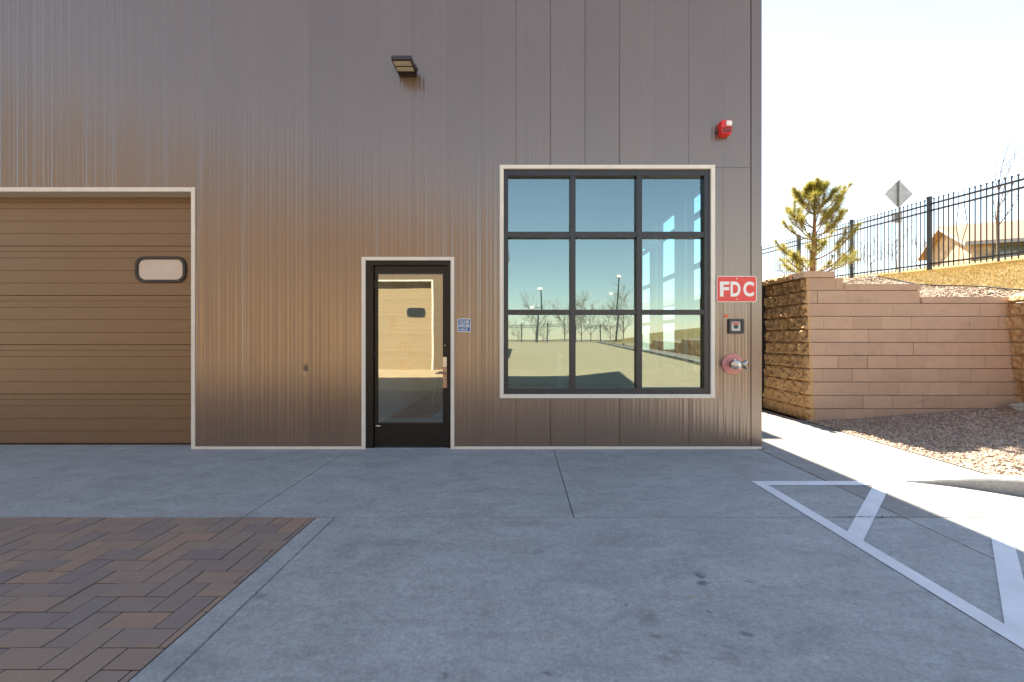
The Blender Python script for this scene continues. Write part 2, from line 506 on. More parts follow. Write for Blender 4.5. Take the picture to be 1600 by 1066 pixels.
def ring(mb, outer, inner, d):
    # frame between two loops with equal counts, extruded by d (Vector)
    d = Vector(d); n = len(mb.v); k = len(outer)
    for lp in (outer, inner): mb.v += [tuple(p) for p in lp]
    for lp in (outer, inner): mb.v += [tuple(Vector(p) + d) for p in lp]
    for i in range(k):
        j = (i + 1) % k
        mb.f += [(n + i, n + j, n + k + j, n + k + i), (n + 2 * k + i, n + 3 * k + i, n + 3 * k + j, n + 2 * k + j),
                 (n + i, n + 2 * k + i, n + 2 * k + j, n + j), (n + k + i, n + k + j, n + 3 * k + j, n + 3 * k + i)]

def lotz(y):
    if y > -0.5: return 0.0
    if y > -4.5: return 0.06 * (-0.5 - y)
    if y > -32: return 0.24 + (0.63 / 27.5) * (-4.5 - y)
    return 0.87

def sm(t):
    t = max(0.0, min(1.0, t)); return t * t * (3 - 2 * t)

# ================================================================== THE SETTING
# far ground
g = MB(); g.poly([(-500, -500, -0.45), (500, -500, -0.45), (500, 500, -0.45), (-500, 500, -0.45)])
tag(g.build('ground', 'dryfield'), kind='structure')

# concrete lot behind the camera (rises gently) ------------------------------------------
YS = [-0.5, -1.5, -2.5, -3.5, -4.5, -8, -13, -18, -23, -28, -32, -33]
lot = MB()
for a, b in zip(YS[:-1], YS[1:]):
    lot.poly([(-30, a, lotz(a)), (-30, b, lotz(b)), (7.8, b, lotz(b)), (7.8, a, lotz(a))])
tag(lot.build('parking_lot', 'lot'), kind='structure')

# pavement in front of the building: a dark bed with slabs, paver field and walk on it
bed = MB().box(-12, 7.8, -0.5, 5.6, -0.30, -0.09)
pav = tag(bed.build('pavement', 'joint'), kind='structure')
G = 0.0025
def slab(x0, x1, y0, y1, mat='slab', top=0.0):
    s = MB().box(x0 + G, x1 - G, y0 + G, y1 - G, -0.09, top)
    s.build('slab', mat, pav, bevel=0.004, bseg=2, loc=((x0 + x1) / 2, (y0 + y1) / 2, 0))
JX = [-11.35, -6.66, -1.97, 0.375, 2.72]
JY = 3.134
for a, b in zip(JX[:-1], JX[1:]):
    slab(a, b, JY, WALL + 0.03)
slab(-8.75, -3.70, WALL + 0.03, WALL + 0.27)
BX0, BX1 = -1.455, -1.32          # concrete band beside the pavers
slab(BX0, BX1, -0.5, JY)
slab(BX1, 2.72, 1.2, JY); slab(BX1, 2.72, -0.5, 1.2)
slab(2.72, 4.6, -0.5, JY); slab(4.6, 7.8, -0.5, 2.2)
slab(2.72, 4.345, JY, 3.91, 'walk')
# side walk along the building
for a, b in ((3.91, 5.05), (5.05, 6.61), (6.61, 8.17), (8.17, 9.73), (9.73, 11.3)):
    slab(2.72 if a < 4 else 2.79, 4.345, a, b, 'walk', 0.004)
sub = MB().box(2.79, 4.345, 5.6, 11.3, -0.30, -0.09)
sub.build('slab_bed', 'joint', pav)

# herringbone pavers ---------------------------------------------------------------------
W = 0.1203
PX, PY = -1.85, 1.690             # grid origin measured on the photograph
field = MB()
cache = {}
def paver_mesh(lx, ly, var):
    key = (round(lx, 3), round(ly, 3), var)
    if key not in cache:
        mb = MB(); mb.box(-lx / 2, lx / 2, -ly / 2, ly / 2, -0.06, 0)
        cache[key] = mb.mesh('paver', 'paver', bevel=0.0012, bseg=1)
    return cache[key]
far_pavers = []
rp = random.Random(3)
for i in range(-50, 8):
    for j in range(-20, 14):
        t = (i + j - 2) % 4
        # cell (0,0) must be the start of a vertical stone: phase 2
        t = (i + j + 2) % 4
        if t == 0: cells = (i, i + 2, j, j + 1)
        elif t == 2: cells = (i, i + 1, j, j + 2)
        else: continue
        x0, x1 = PX + cells[0] * W, PX + cells[1] * W
        y0, y1 = PY + cells[2] * W, PY + cells[3] * W
        x1 = min(x1, BX0); y1 = min(y1, JY); y0 = max(y0, -0.48); x0 = max(x0, -7.5)
        if x1 - x0 < 0.02 or y1 - y0 < 0.02: continue
        g = 0.0034
        x0 += g; x1 -= g; y0 += g; y1 -= g
        top = rp.uniform(-0.0022, 0.0022)
        px = 814 + FPX * x1 / max(y1, 0.2); pyy = 530 + FPX * EYE / max(y1, 0.2)
        if px > -25 and pyy < 1090 and y1 > 0.3:
            o = put(paver_mesh(x1 - x0, y1 - y0, 0), 'paver', pav, ((x0 + x1) / 2, (y0 + y1) / 2, top),
                    (rp.uniform(-0.003, 0.003), rp.uniform(-0.003, 0.003), rp.uniform(-0.004, 0.004)))
        else:
            field.box(x0, x1, y0, y1, -0.06, top)
tag(field.build('paver_field', 'paver', pav), kind='stuff')
rs = random.Random(5)
# sand under the pavers
MB().box(-7.5, BX0, -0.48, JY, -0.09, -0.0045).build('joint_sand', 'joint', pav)
slab(-12, -7.5, -0.5, JY)

# painted hatching -----------------------------------------------------------------------
ZP = 0.0042
def stripe(pts):
    mb = MB(); mb.poly([(x, y, ZP) for x, y in pts]); return mb
hs = thing('parking_hatching', 'white painted hatch lines on the concrete beside the walk', 'road marking', (2.1, 3.0, 0))
stripe([(2.045, 1.0), (2.14, 1.0), (2.14, 3.812), (2.045, 3.923)]).build('stripe', 'paint', hs)
stripe([(2.141, 3.812), (3.40, 3.812), (3.40, 3.923), (2.046, 3.923)]).build('stripe', 'paint', hs)
stripe([(2.141, 2.897), (2.141, 2.762), (3.16, 3.781), (3.16, 3.811), (3.04, 3.811)]).build('stripe', 'paint', hs)
stripe([(2.141, 1.955), (2.141, 1.82), (3.62, 3.30), (3.62, 3.44)]).build('stripe', 'paint', hs)
stripe([(2.141, 1.0), (2.22, 1.0), (3.70, 2.36), (3.70, 2.49)]).build('stripe', 'paint', hs)
stripe([(3.62, 3.72), (3.61, 2.5), (3.71, 2.4), (3.71, 3.55)]).build('stripe', 'paint', hs)

rk = random.Random(9); ck = MB(); pts = []
for k in range(26):
    px = 1305 + k * 4.4; x, y = gpt(px, 810)
    pts.append((x, 3.134 + rk.uniform(-0.012, 0.012) * (0.4 + k / 20), 0.002 + 0.004 * rk.random() * (0.4 + 1.2 * (k % 7 == 3) + k / 30)))
for (x0, y0, w0), (x1, y1, w1) in zip(pts[:-1], pts[1:]):
    ck.poly([(x0, y0 - w0, 0.0048), (x1, y1 - w1, 0.0048), (x1, y1 + w1, 0.0048), (x0, y0 + w0, 0.0048)])
ck.build('crack', 'joint', pav)
# kerb round the planting bed -----------------------------------------------------------
KP = [(3.34, 3.93), (3.72, 3.80), (4.05, 3.57), (4.45, 3.15), (4.9, 2.35), (5.3, 1.1), (5.7, -0.8), (6.05, -3), (6.4, -5.5), (6.65, -10), (6.85, -17), (7.0, -24), (7.0, -32)]
def kerb_mesh():
    pts = []
    for i in range(len(KP) - 1):
        p0 = KP[max(i - 1, 0)]; p1 = KP[i]; p2 = KP[i + 1]; p3 = KP[min(i + 2, len(KP) - 1)]
        for k in range(5):
            t = k / 5
            q = []
            for a in range(2):
                q.append(0.5 * (2 * p1[a] + (p2[a] - p0[a]) * t + (2 * p0[a] - 5 * p1[a] + 4 * p2[a] - p3[a]) * t * t + (-p0[a] + 3 * p1[a] - 3 * p2[a] + p3[a]) * t ** 3))
            pts.append(q)
    pts.append(list(KP[-1]))
    return pts
KPTS = kerb_mesh()
def kerb_x(y):
    best = min(KPTS, key=lambda p: abs(p[1] - y)); return best[0]
kb = MB()
rows = []
dist = 0
for i, p in enumerate(KPTS):
    if i: dist += math.dist(p, KPTS[i - 1])
    a = KPTS[max(i - 1, 0)]; b = KPTS[min(i + 1, len(KPTS) - 1)]
    d = Vector((b[0] - a[0], b[1] - a[1])).normalized(); nrm = Vector((-d.y, d.x))   # towards the bed (east)
    if nrm.x < 0 and p[1] < 3: nrm = -nrm
    if p[1] >= 3 and nrm.y < 0: nrm = -nrm
    h = 0.006 + 0.125 * sm(dist / 0.95); z = lotz(p[1])
    prof = [(0.0, -0.1), (0.0, h - 0.012), (0.012, h), (0.15, h), (0.15, -0.1)]
    rows.append([(p[0] + nrm.x * u, p[1] + nrm.y * u, z + v) for u, v in prof])
for r0, r1 in zip(rows[:-1], rows[1:]):
    n = len(kb.v); kb.v += r0 + r1
    for k in range(4): kb.f.append((n + k, n + k + 1, n + 5 + k + 1, n + 5 + k))
tag(kb.build('kerb', 'kerb'), kind='structure')

fl = MB(); fr_pts = [(q[3], i) for i, q in enumerate(rows) if q[3][0] < 4.40 and q[3][1] > 3.2]
for (a, _), (b, _) in zip(fr_pts[:-1], fr_pts[1:]):
    za, zb_ = a[2], b[2]
    fl.poly([(a[0], a[1] - 0.004, za - 0.003), (b[0], b[1] - 0.004, zb_ - 0.003), (max(b[0], 3.3), 4.06, 0.006), (max(a[0], 3.3), 4.06, 0.006)])
fl.build('walk_flare', 'walk', pav, smooth=True)
# planting bed ----------------------------------------------------------------------------
def bedz(x, y):
    e = sm((x - 4.34) / 0.3) if y > 3.9 else 1.0
    z = lotz(y) + 0.012 + e * (0.02 + 0.17 * sm((x - 4.5) / 3.0) * sm((y - 3.6) / 3.0))
    z += e * 0.09 * sm((4.9 - y) / 1.2) * sm((x - 3.9) / 0.6)
    z += e * 0.02 * noise.noise((x * 1.7, y * 1.7, 0))
    return z
gb = MB()
ys = [6.95 - 0.2 * k for k in range(18)]
xs = [4.343, 4.43, 4.52, 4.64] + [4.75 + 0.2 * k for k in range(16)]
idx = {}
for y in ys:
    for x in xs:
        idx[x, y] = len(gb.v); gb.v.append((min(x, 7.7), y, bedz(x, y) if (y > 3.95 or x > kerb_x(y) + 0.16) else -0.06))
def outside(x, y):   # on the bed side of the kerb and walk
    if y > 3.85: return True
    return x > kerb_x(y) + 0.10
for a, b in zip(ys[:-1], ys[1:]):
    for c, d in zip(xs[:-1], xs[1:]):
        if b > 3.3 or outside(c, b): gb.f.append((idx[c, a], idx[c, b], idx[d, b], idx[d, a]))
n = len(gb.v)
yy = [3.6, 2.35, 1.1, -0.8, -3, -5.5, -10, -17, -24, -32]
for y in yy:
    gb.v += [(kerb_x(y) + 0.13, y, lotz(y) + 0.10), (7.75, y, lotz(y) + 0.12)]
for k in range(len(yy) - 1):
    gb.f.append((n + 2 * k, n + 2 * k + 2, n + 2 * k + 3, n + 2 * k + 1))
tag(gb.build('planting_bed', 'gravel', smooth=True), kind='structure')

def stones(name, n, region, zf, smin, smax, seed):
    r = random.Random(seed); mb = MB()
    c = 0
    while c < n:
        p = region(r)
        if p is None: continue
        x, y = p; s = r.uniform(smin, smax); z = zf(x, y) + s * 0.15
        R = Matrix.Rotation(r.uniform(0, 6.28), 3, 'Z') @ Matrix.Rotation(r.uniform(0, 3), 3, 'X')
        k = len(mb.v)
        for q in ((1, 0, 0), (-1, 0, 0), (0, .75, 0), (0, -.75, 0), (0, 0, .55), (0, 0, -.55)):
            u = R @ (Vector(q) * s * r.uniform(0.75, 1.2))
            mb.v.append((x + u.x, y + u.y, z + u.z))
        mb.f += [(k + a, k + b, k + d) for a, b, d in ((0, 2, 4), (2, 1, 4), (1, 3, 4), (3, 0, 4), (2, 0, 5), (1, 2, 5), (3, 1, 5), (0, 3, 5))]
        c += 1
    return tag(mb.build(name, 'stones'), kind='stuff')
def bed_region(r):
    x = r.uniform(4.36, 7.55); y = r.uniform(2.6, 6.72)
    if x > 4.6 + (6.72 - y) * 1.6 and r.random() < 0.35: return None
    return (x, y) if outside(x - 0.06, y) else None
stones('bed_gravel', 13500, bed_region, bedz, 0.011, 0.027, 11)

# hillside --------------------------------------------------------------------------------
def lerp_tab(t, tab):
    if t <= tab[0][0]: return tab[0][1]
    for (a, va), (b, vb) in zip(tab[:-1], tab[1:]):
        if t <= b: return va + (vb - va) * (t - a) / (b - a)
    return tab[-1][1]
FX = 9.6
def fence_z(y):
    return lerp_tab(y, [(-40, 1.0), (-25, 1.1), (-10, 1.75), (7, 2.66), (10.4, 2.83), (60, 5.4)])
def wall_top(x):
    return 2.24 if x < 4.98 else (2.04 if x < 6.2 else 1.84)
def hillz(x, y):
    zf = fence_z(y)
    if x >= FX:
        z = zf + 0.13 * min(x - FX, 22) + 0.02 * max(0, x - FX - 22)
    elif y >= 6.9:
        far = 2.25 + (zf - 2.25) * sm((x - 4.2) / (FX - 4.2)) if y > 9 else None
        fb = 2.25 + (fence_z(9) - 2.25) * ((x - 4.2) / (FX - 4.2))
        t = max(0, min(1, (y - 7.05) / 2.2))
        wt = wall_top(x) if x < 7.57 else 1.84 + (2.66 - 1.84) * (x - 7.57) / (FX - 7.57)
        z = wt + (fb - wt) * t
        if y > 9.25: z = fb + (zf - fence_z(9)) * ((x - 4.2) / (FX - 4.2))
    else:
        wt = lerp_tab(y, [(-32, 0.85), (-17, 0.95), (-10, 1.1), (6.9, 1.84)])
        z = wt + (zf - wt) * (x - 7.57) / (FX - 7.57)
    if y > 7.3 or x > 8: z += 0.03 * noise.noise((x * 0.9, y * 0.9, 3)) + 0.015 * noise.noise((x * 3, y * 3, 7))
    return z
hx = [4.46, 4.7, 4.97, 4.99, 5.4, 5.8, 6.19, 6.21, 6.6, 7.0, 7.3, 7.6, 7.9, 8.2, 8.5, 8.8, 9.1, 9.4, 9.6, 9.9, 10.5, 11.5, 13, 15, 18, 22, 26, 31.6, 45, 80]
hy = [-40, -32, -24, -17, -10, -4, 0, 3, 5, 6, 6.99, 7.1, 7.3, 7.6, 7.9, 8.2, 8.5, 8.8, 9.25, 9.8, 10.4, 11, 12, 13.5, 15.5, 18, 22, 28, 36, 50, 80]
hm = MB(); hi = {}
for x in hx:
    for y in hy:
        hi[x, y] = len(hm.v); hm.v.append((x, y, hillz(x, y)))
for a, b in zip(hx[:-1], hx[1:]):
    for c, d in zip(hy[:-1], hy[1:]):
        if a < 7.59 and d < 7.0: continue
        hm.f.append((hi[a, c], hi[b, c], hi[b, d], hi[a, d]))
tag(hm.build('hillside', 'hill', smooth=True), kind='structure')

def grass_line(y): return 7.58 - 0.33 * (y - 8.7)
r = random.Random(4); gm = MB()
cnt = 0
while cnt < 52000:
    y = r.uniform(6.6, 13.5); x = r.uniform(7.4, 11.8)
    if x < grass_line(y) + 0.08 * noise.noise((x * 4, y * 4, 0)): continue
    if x > 9.8 and r.random() < 0.5: continue
    z = hillz(x, y); h = r.uniform(0.02, 0.06); a = r.uniform(0, 6.28); l = r.uniform(0.2, 1.0) * h
    ca, sa = math.cos(a) * 0.005, math.sin(a) * 0.005
    b = r.uniform(0, 6.28)
    k = len(gm.v)
    gm.v += [(x - ca, y - sa, z - 0.01), (x + ca, y + sa, z - 0.01), (x + math.cos(b) * l, y + math.sin(b) * l, z + h)]
    gm.f.append((k, k + 1, k + 2)); cnt += 1
tag(gm.build('grass', 'grass'), 'short dormant yellow grass on the bank below the fence', kind='stuff')
def hill_region(r):
    y = r.uniform(7.08, 10.2); x = r.uniform(4.6, 9.2)
    return (x, y) if x < grass_line(y) else None
stones('bank_gravel', 7000, hill_region, hillz, 0.012, 0.032, 21)

# ================================================================== CLUBHOUSE BUILDING
B = thing('metal_clad_building', 'tall brown metal clad building with garage door, glass entry door and grid window', 'building', (-3.5, WALL, 0))
XR = 2.765                      # east corner
H_E, H_W = 9.75, 8.35
def top_h(x): return H_W + (H_E - H_W) * max(0, min(1, (x - 1.0) / 1.75))
OP = [(-8.66 - 0.03, -3.757, -1, 2.99),                 # garage
      (wx(567.5), wx(708.5), -1, wz(404.0)),           # entry door
      (wx(783.5), wx(1114.5), wz(619.5), wz(261.0))]   # window
PW = 54.0 / 136.0
DENT = (wx(478), wz(581))
GAPS = [0.25 + 0.75 * random.Random(100 + k).random() * (1.0 if k < 9 else 0.55) for k in range(-1, 60)]
GAPS = GAPS[1:] + GAPS[:1]
def profile(x, z, u, pid):
    # u: position inside a panel, 0..PW ; returns offset towards +Y (into the wall)
    e = min(u, PW - u)
    gap = GAPS[pid] if u < PW / 2 else GAPS[pid - 1]
    deep = 0.6 if pid < 10 else 0.2
    if e < 0.0022: return 0.012 * gap * deep
    if e < 0.005: return 0.003 * gap * deep
    k = sm((e - 0.02) / 0.03)
    ph = ((4 * u / PW + 0.5) % 1.0) - 0.5
    rib = -0.8 * math.exp(-(ph * PW / 4 / 0.017) ** 2) + 0.5 * math.cos(2 * math.pi * 4 * u / PW)
    amp = 0.0062 * (0.75 + 0.9 * noise.noise((pid * 3.1 + int(4 * u / PW) * 1.7, z * 0.45, 2.0)))
    amp *= 1.0 + 1.5 * sm((-1.6 - x) / 2.2)
    low = 0.0016 * noise.noise((x * 2.1, z * 0.35, 9.0)) + 0.0006 * noise.noise((x * 7, z * 1.1, 4.0))
    d = 0
    if abs(x - DENT[0]) < 0.15 and abs(z - DENT[1]) < 0.2:
        q = ((x - DENT[0]) / 0.028) ** 2 + ((z - DENT[1]) / (0.05 if z > DENT[1] else 0.022)) ** 2
        d = 0.010 * math.exp(-q)
    return k * (amp * rib) + low + d
x_hi = wx(1130)
edges = [wx(1173)] + [x_hi - PW * k for k in range(0, 37)]
edges = [e for e in edges if e > -12.2]
for c in range(len(edges) - 1):
    xb, xa = edges[c], edges[c + 1]
    wid = xb - xa
    nseg = 56
    xs = {xa, xb, xa + 0.002, xb - 0.002, xa + 0.0046, xb - 0.0046} | {xa + wid * i / nseg for i in range(1, nseg)}
    for (o0, o1, z0, z1) in OP:
        for q in (o0, o1):
            if xa + 0.001 < q < xb - 0.001: xs.add(q)
    if xa < DENT[0] < xb: xs |= {DENT[0] + 0.006 * i for i in range(-12, 13) if xa < DENT[0] + 0.006 * i < xb}
    xs = sorted(xs)
    zt = top_h((xa + xb) / 2)
    zs = {0.032, zt}
    zs |= {0.4 * i for i in range(1, int(zt / 0.4) + 1) if 0.4 * i < zt - 0.05}
    for (o0, o1, z0, z1) in OP:
        if o1 > xa and o0 < xb:
            for q in (z0, z1):
                if q > 0.05: zs.add(q)
    if xa < DENT[0] < xb: zs |= {DENT[1] + 0.012 * i for i in range(-10, 16)}
    cuts = [wz(262)] if c < 2 else []
    zs = sorted(zs | set(cuts) | {q + 0.004 for q in cuts})
    mb = MB(); ids = {}
    def vid(x, z):
        key = (x, z)
        if key not in ids:
            u = (x - xa) * PW / wid
            ids[key] = len(mb.v)
            mb.v.append((x, WALL + profile(x, z, u, c), z))
        return ids[key]
    for xi, xj in zip(xs[:-1], xs[1:]):
        xm = (xi + xj) / 2
        for zi, zj in zip(zs[:-1], zs[1:]):
            zm = (zi + zj) / 2
            if any(o0 < xm < o1 and z0 < zm < z1 for o0, o1, z0, z1 in OP): continue
            if any(q < zm < q + 0.004 for q in cuts): continue
            mb.f.append((vid(xi, zi), vid(xj, zi), vid(xj, zj), vid(xi, zj)))
    par = list(range(len(mb.v)))
    def find(i):
        while par[i] != i:
            par[i] = par[par[i]]; i = par[i]
        return i
    for q in mb.f:
        for i in q[1:]: par[find(i)] = find(q[0])
    comps = {}
    for q in mb.f: comps.setdefault(find(q[0]), []).append(q)
    for fs in comps.values():
        use = sorted({i for q in fs for i in q}); mp = {i: n_ for n_, i in enumerate(use)}
        pm = MB(); pm.v = [mb.v[i] for i in use]; pm.f = [tuple(mp[i] for i in q) for q in fs]
        pm.build('wall_panel', 'metal_brown', B, smooth='auto')
# backing sheet behind the panel joints
back = MB()
def wall_with_holes(mb, x0, x1, z0, z1, y0, y1, holes):
    xs = sorted({x0, x1} | {q for h in holes for q in h[:2] if x0 < q < x1})
    for a, b in zip(xs[:-1], xs[1:]):
        m = (a + b) / 2
        cuts = sorted([(max(h[2], z0), min(h[3], z1)) for h in holes if h[0] < m < h[1]])
        z = z0
        for c0, c1 in cuts:
            if c0 > z + 1e-4: mb.box(a, b, y0, y1, z, c0)
            z = max(z, c1)
        if z < z1 - 1e-4: mb.box(a, b, y0, y1, z, z1)
wall_with_holes(back, -12.2, 2.63, 0.0, H_W - 0.05, WALL + 0.022, WALL + 0.12, OP)
back.build('wall_backing', 'darkroom', B)
# corner flashing and upper corner panel
ct = MB(); ct.prism([(wx(1173) + 0.006, WALL - 0.004, 0.03), (XR, WALL - 0.004, 0.03), (XR, WALL + 0.20, 0.03), (XR - 0.004, WALL + 0.20, 0.03), (XR - 0.004, WALL + 0.003, 0.03), (wx(1173) + 0.006, WALL + 0.003, 0.03)], (0, 0, H_E - 0.08))
ct.build('corner_flashing', 'metal_brown', B)
MB().prism([(1.0, WALL + 0.13, H_W - 0.05), (2.63, WALL + 0.13, H_W - 0.05), (2.63, WALL + 0.13, H_E - 0.08), (1.0, WALL + 0.13, H_W - 0.049)], (0, 0.02, 0)).build('gable_backing', 'darkroom', B)
# parapet cap, roof, other outer walls
cp = MB()
cp.prism([(-12.2, WALL - 0.02, H_W), (1.0, WALL - 0.02, H_W), (XR + 0.004, WALL - 0.02, H_E), (XR + 0.004, WALL - 0.02, H_E + 0.05), (1.0, WALL - 0.02, H_W + 0.05), (-12.2, WALL - 0.02, H_W + 0.05)], (0, 0.25, 0))
cp.build('parapet_cap', 'metal_brown', B)
# side wall with three narrow windows
SW = [(6.0, 7.03, 0.72, 3.53), (7.5, 8.55, 0.72, 3.53), (8.95, 10.0, 0.72, 3.53)]
sw = MB()
tmp = MB(); wall_with_holes(tmp, WALL + 0.205, 24.0, 0.0, 6.3, -0.10, 0.0, SW); tmp.box(WALL + 0.205, 24.0, -0.24, -0.144, 6.0, H_E - 0.04)
sw.v = [(XR + y - 0.006, x, z) for x, y, z in tmp.v]; sw.f = tmp.f
sw.build('side_wall', 'metal_brown', B)
for k, (a, b, z0, z1) in enumerate(SW):
    f = MB(); f.box(XR - 0.10, XR - 0.03, a, a + 0.05, z0, z1).box(XR - 0.10, XR - 0.03, b - 0.05, b, z0, z1)
    f.box(XR - 0.10, XR - 0.03, a + 0.05, b - 0.05, z0, z0 + 0.05).box(XR - 0.10, XR - 0.03, a + 0.05, b - 0.05, z1 - 0.05, z1)
    for q in (1.55, 2.35, 3.12): f.box(XR - 0.10, XR - 0.03, a + 0.05, b - 0.05, q, q + 0.07)
    fo = f.build('side_window', 'black_frame', B)
    MB().box(XR - 0.07, XR - 0.062, a + 0.051, b - 0.051, z0 + 0.051, z1 - 0.051).build('pane', 'clear_glass', fo)
    c = MB(); c.box(XR - 0.16, XR - 0.108, a - 0.1, a, z0 - 0.1, z1 + 0.1).box(XR - 0.16, XR - 0.108, b, b + 0.1, z0 - 0.1, z1 + 0.1).box(XR - 0.16, XR - 0.108, a, b, z1, z1 + 0.1)
    c.build('inner_casing', 'inwall', fo)
ow = MB()
ow.box(-12.2, XR - 0.006, 24.0, 24.1, 0, H_E - 0.02)
ow.box(-12.2, -12.1, WALL + 0.13, 23.99, 0, H_W - 0.05)
ow.build('rear_wall', 'metal_brown', B)
rf = MB()
rf.poly([(-12.2, WALL + 0.16, H_W - 0.06), (1.0, WALL + 0.16, H_W - 0.06), (1.0, 24.1, H_W - 0.06), (-12.2, 24.1, H_W - 0.06)])
rf.poly([(1.0, WALL + 0.16, H_W - 0.06), (XR - 0.15, WALL + 0.16, H_E - 0.03), (XR - 0.15, 24.1, H_E - 0.03), (1.0, 24.1, H_W - 0.06)])
# gutter along the rear half of the east eave
rf.box(XR - 0.149, XR + 0.185, 14.77, 24.1, H_E - 0.16, H_E - 0.03)
rf.build('roof', 'galv', B)
# white base flashing, split at the openings
bt = MB()
for a, b in ((wx(304), wx(566)), (wx(710.2), XR - 0.002)):
    bt.box(a, b, WALL - 0.014, WALL + 0.02, 0.002, 0.032)
bt.build('base_flashing', 'trim', B, bevel=0.002)

# garage door -----------------------------------------------------------------------------
def garage_door(root, x0, x1, zt, y, sgn, zb, brown, win_x, win_z, trim_w=0.045):
    """sgn=+1: faces -Y (recess towards +Y). Sections are separate panels with grooves."""
    rec = 0.20
    yd = y + sgn * rec
    t = MB()
    ya, yb = sorted((y - sgn * 0.012, y + sgn * 0.02))
    t.box(x1, x1 + trim_w, ya, yb, zb + 0.002, zt + 0.05).box(x0 - trim_w, x0, ya, yb, zb + 0.002, zt + 0.05).box(x0, x1, ya, yb, zt, zt + 0.05)
    ya, yb = sorted((y + sgn * 0.0205, yd + sgn * 0.06))
    t.box(x1 + 0.002, x1 + 0.03, ya, yb, zb + 0.002, zt + 0.03).box(x0 - 0.03, x0 - 0.002, ya, yb, zb + 0.002, zt + 0.03).box(x0 - 0.002, x1 + 0.002, ya, yb, zt + 0.001, zt + 0.03)
    tr = t.build('door_trim', 'trim', root, bevel=0.002)
    gd = MB(); ya, yb = sorted((yd + sgn * 0.05, yd + sgn * 0.06))
    gd.box(x0 - 0.05, x1 + 0.028, ya, yb, zb + 0.012, zt + 0.03)
    gdo = gd.build('garage_door', 'darkroom', root)
    pitch = 0.589
    z = zb + 0.022
    while z < zt + 0.05:
        h = min(pitch, zt + 0.02 - z)
        if h < 0.03: break
        pr = [(0.0, 0.05), (0.0, 0.004), (0.002, 0.0)]
        for gz in (0.0 + 0.145, 0.295, 0.445, 0.52):
            if gz < h - 0.02: pr += [(gz - 0.003, 0.0), (gz, 0.0045), (gz + 0.001, 0.0045), (gz + 0.004, 0.0)]
        pr += [(h - 0.006, 0.0), (h - 0.004, 0.005), (h - 0.004, 0.05)]
        mb = MB(); mb.prism([(x0 - 0.02, yd + sgn * d, z + q) for q, d in pr], (x1 - x0 + 0.04, 0, 0))
        mb.build('section', brown, gdo)
        z += pitch
    hw, hh = 0.305, 0.157
    fr = MB()
    ring(fr, round_rect(win_x - hw, win_x + hw, win_z - hh, win_z + hh, 0.11, yd - sgn * 0.022), round_rect(win_x - hw + 0.04, win_x + hw - 0.04, win_z - hh + 0.036, win_z + hh - 0.036, 0.078, yd - sgn * 0.022), (0, sgn * 0.021, 0))
    fr.build('window_frame', 'rubber', gdo, smooth='auto', bevel=0.006)
    pn = MB(); pn.prism(round_rect(win_x - hw + 0.041, win_x + hw - 0.041, win_z - hh + 0.037, win_z + hh - 0.037, 0.077, yd - sgn * 0.006), (0, sgn * 0.004, 0))
    pn.build('window_pane', 'acrylic' if sgn > 0 else 'black_frame', gdo)
    return gdo
YD = WALL + 0.2
garage_door(B, -8.66, wx(299.5), wz(300), WALL, 1, 0.0, 'door_brown', (252 - 814) / FPX * YD, EYE - (421.5 - 530) / FPX * YD)
MB().box(-8.75, wx(299.5) + 0.1, WALL + 0.45, WALL + 0.5, 0, 3.3).build('garage_fill', 'darkroom', B)

# entry door ------------------------------------------------------------------------------
yt0, yt1 = WALL - 0.016, WALL + 0.02
t = MB()
t.box(wx(565.5), wx(571.5), yt0, yt1, 0.002, wz(402)).box(wx(704.5), wx(710), yt0, yt1, 0.002, wz(402)).box(wx(571.5), wx(704.5), yt0, yt1, wz(407.2), wz(402))
t.build('entry_trim', 'trim', B, bevel=0.002)
fr = MB()
F0, F1 = WALL + 0.0, WALL + 0.14
fr.box(wx(571.7), wx(583.2), F0, F1, 0.002, wz(407.4)).box(wx(698.8), wx(704.3), F0, F1, 0.002, wz(407.4)).box(wx(583.2), wx(698.8), F0, F1, wz(414.5), wz(407.4))
fr.box(wx(576), wx(581), F0 - 0.012, F0, wz(424), wz(414.8))     # pivot block
fr.build('door_frame', 'door_black', B, bevel=0.003)
L0, L1 = WALL + 0.03, WALL + 0.075
lf = MB()
lf.box(wx(583.9), wx(588.6), L0, L1, 0.022, wz(415.4)).box(wx(691), wx(698.3), L0, L1, 0.022, wz(415.4))
lf.box(wx(588.6), wx(691), L0, L1, wz(426), wz(415.4)).box(wx(588.6), wx(691), L0, L1, 0.022, wz(662.5))
door = lf.build('entry_door', 'door_black', B, bevel=0.003)
MB().box(wx(588.7), wx(690.9), L0 + 0.018, L0 + 0.024, wz(662.4), wz(426.1)).build('glass_pane', 'door_glass', door)
for za, zb in ((662.4, 660.8), (427.8, 426.1)):
    MB().box(wx(588.65), wx(690.95), L0 + 0.006, L0 + 0.017, wz(za), wz(zb)).build('glazing_bead', 'black_frame', door)
MB().box(wx(691.7), wx(697.6), L0 - 0.018, L0 - 0.001, wz(574), wz(558)).build('keypad', 'steel', door, bevel=0.003)
MB().box(wx(691.5), wx(697.8), L0 - 0.012, L0 - 0.001, wz(606.5), wz(574.5)).build('lock_plate', 'bronze', door, bevel=0.003)
lv = MB(); lv.cyl((wx(694.8), L0 - 0.01, wz(583)), (wx(694.8), L0 - 0.055, wz(583)), 0.015, seg=14)
lv.tube([(wx(694.8), L0 - 0.052, wz(583)), (wx(690), L0 - 0.058, wz(583)), (wx(684), L0 - 0.058, wz(583)), (wx(681), L0 - 0.045, wz(583.8))], [0.011, 0.010, 0.009, 0.007], 8)
lv.build('lever_handle', 'bronze', door, smooth='auto')
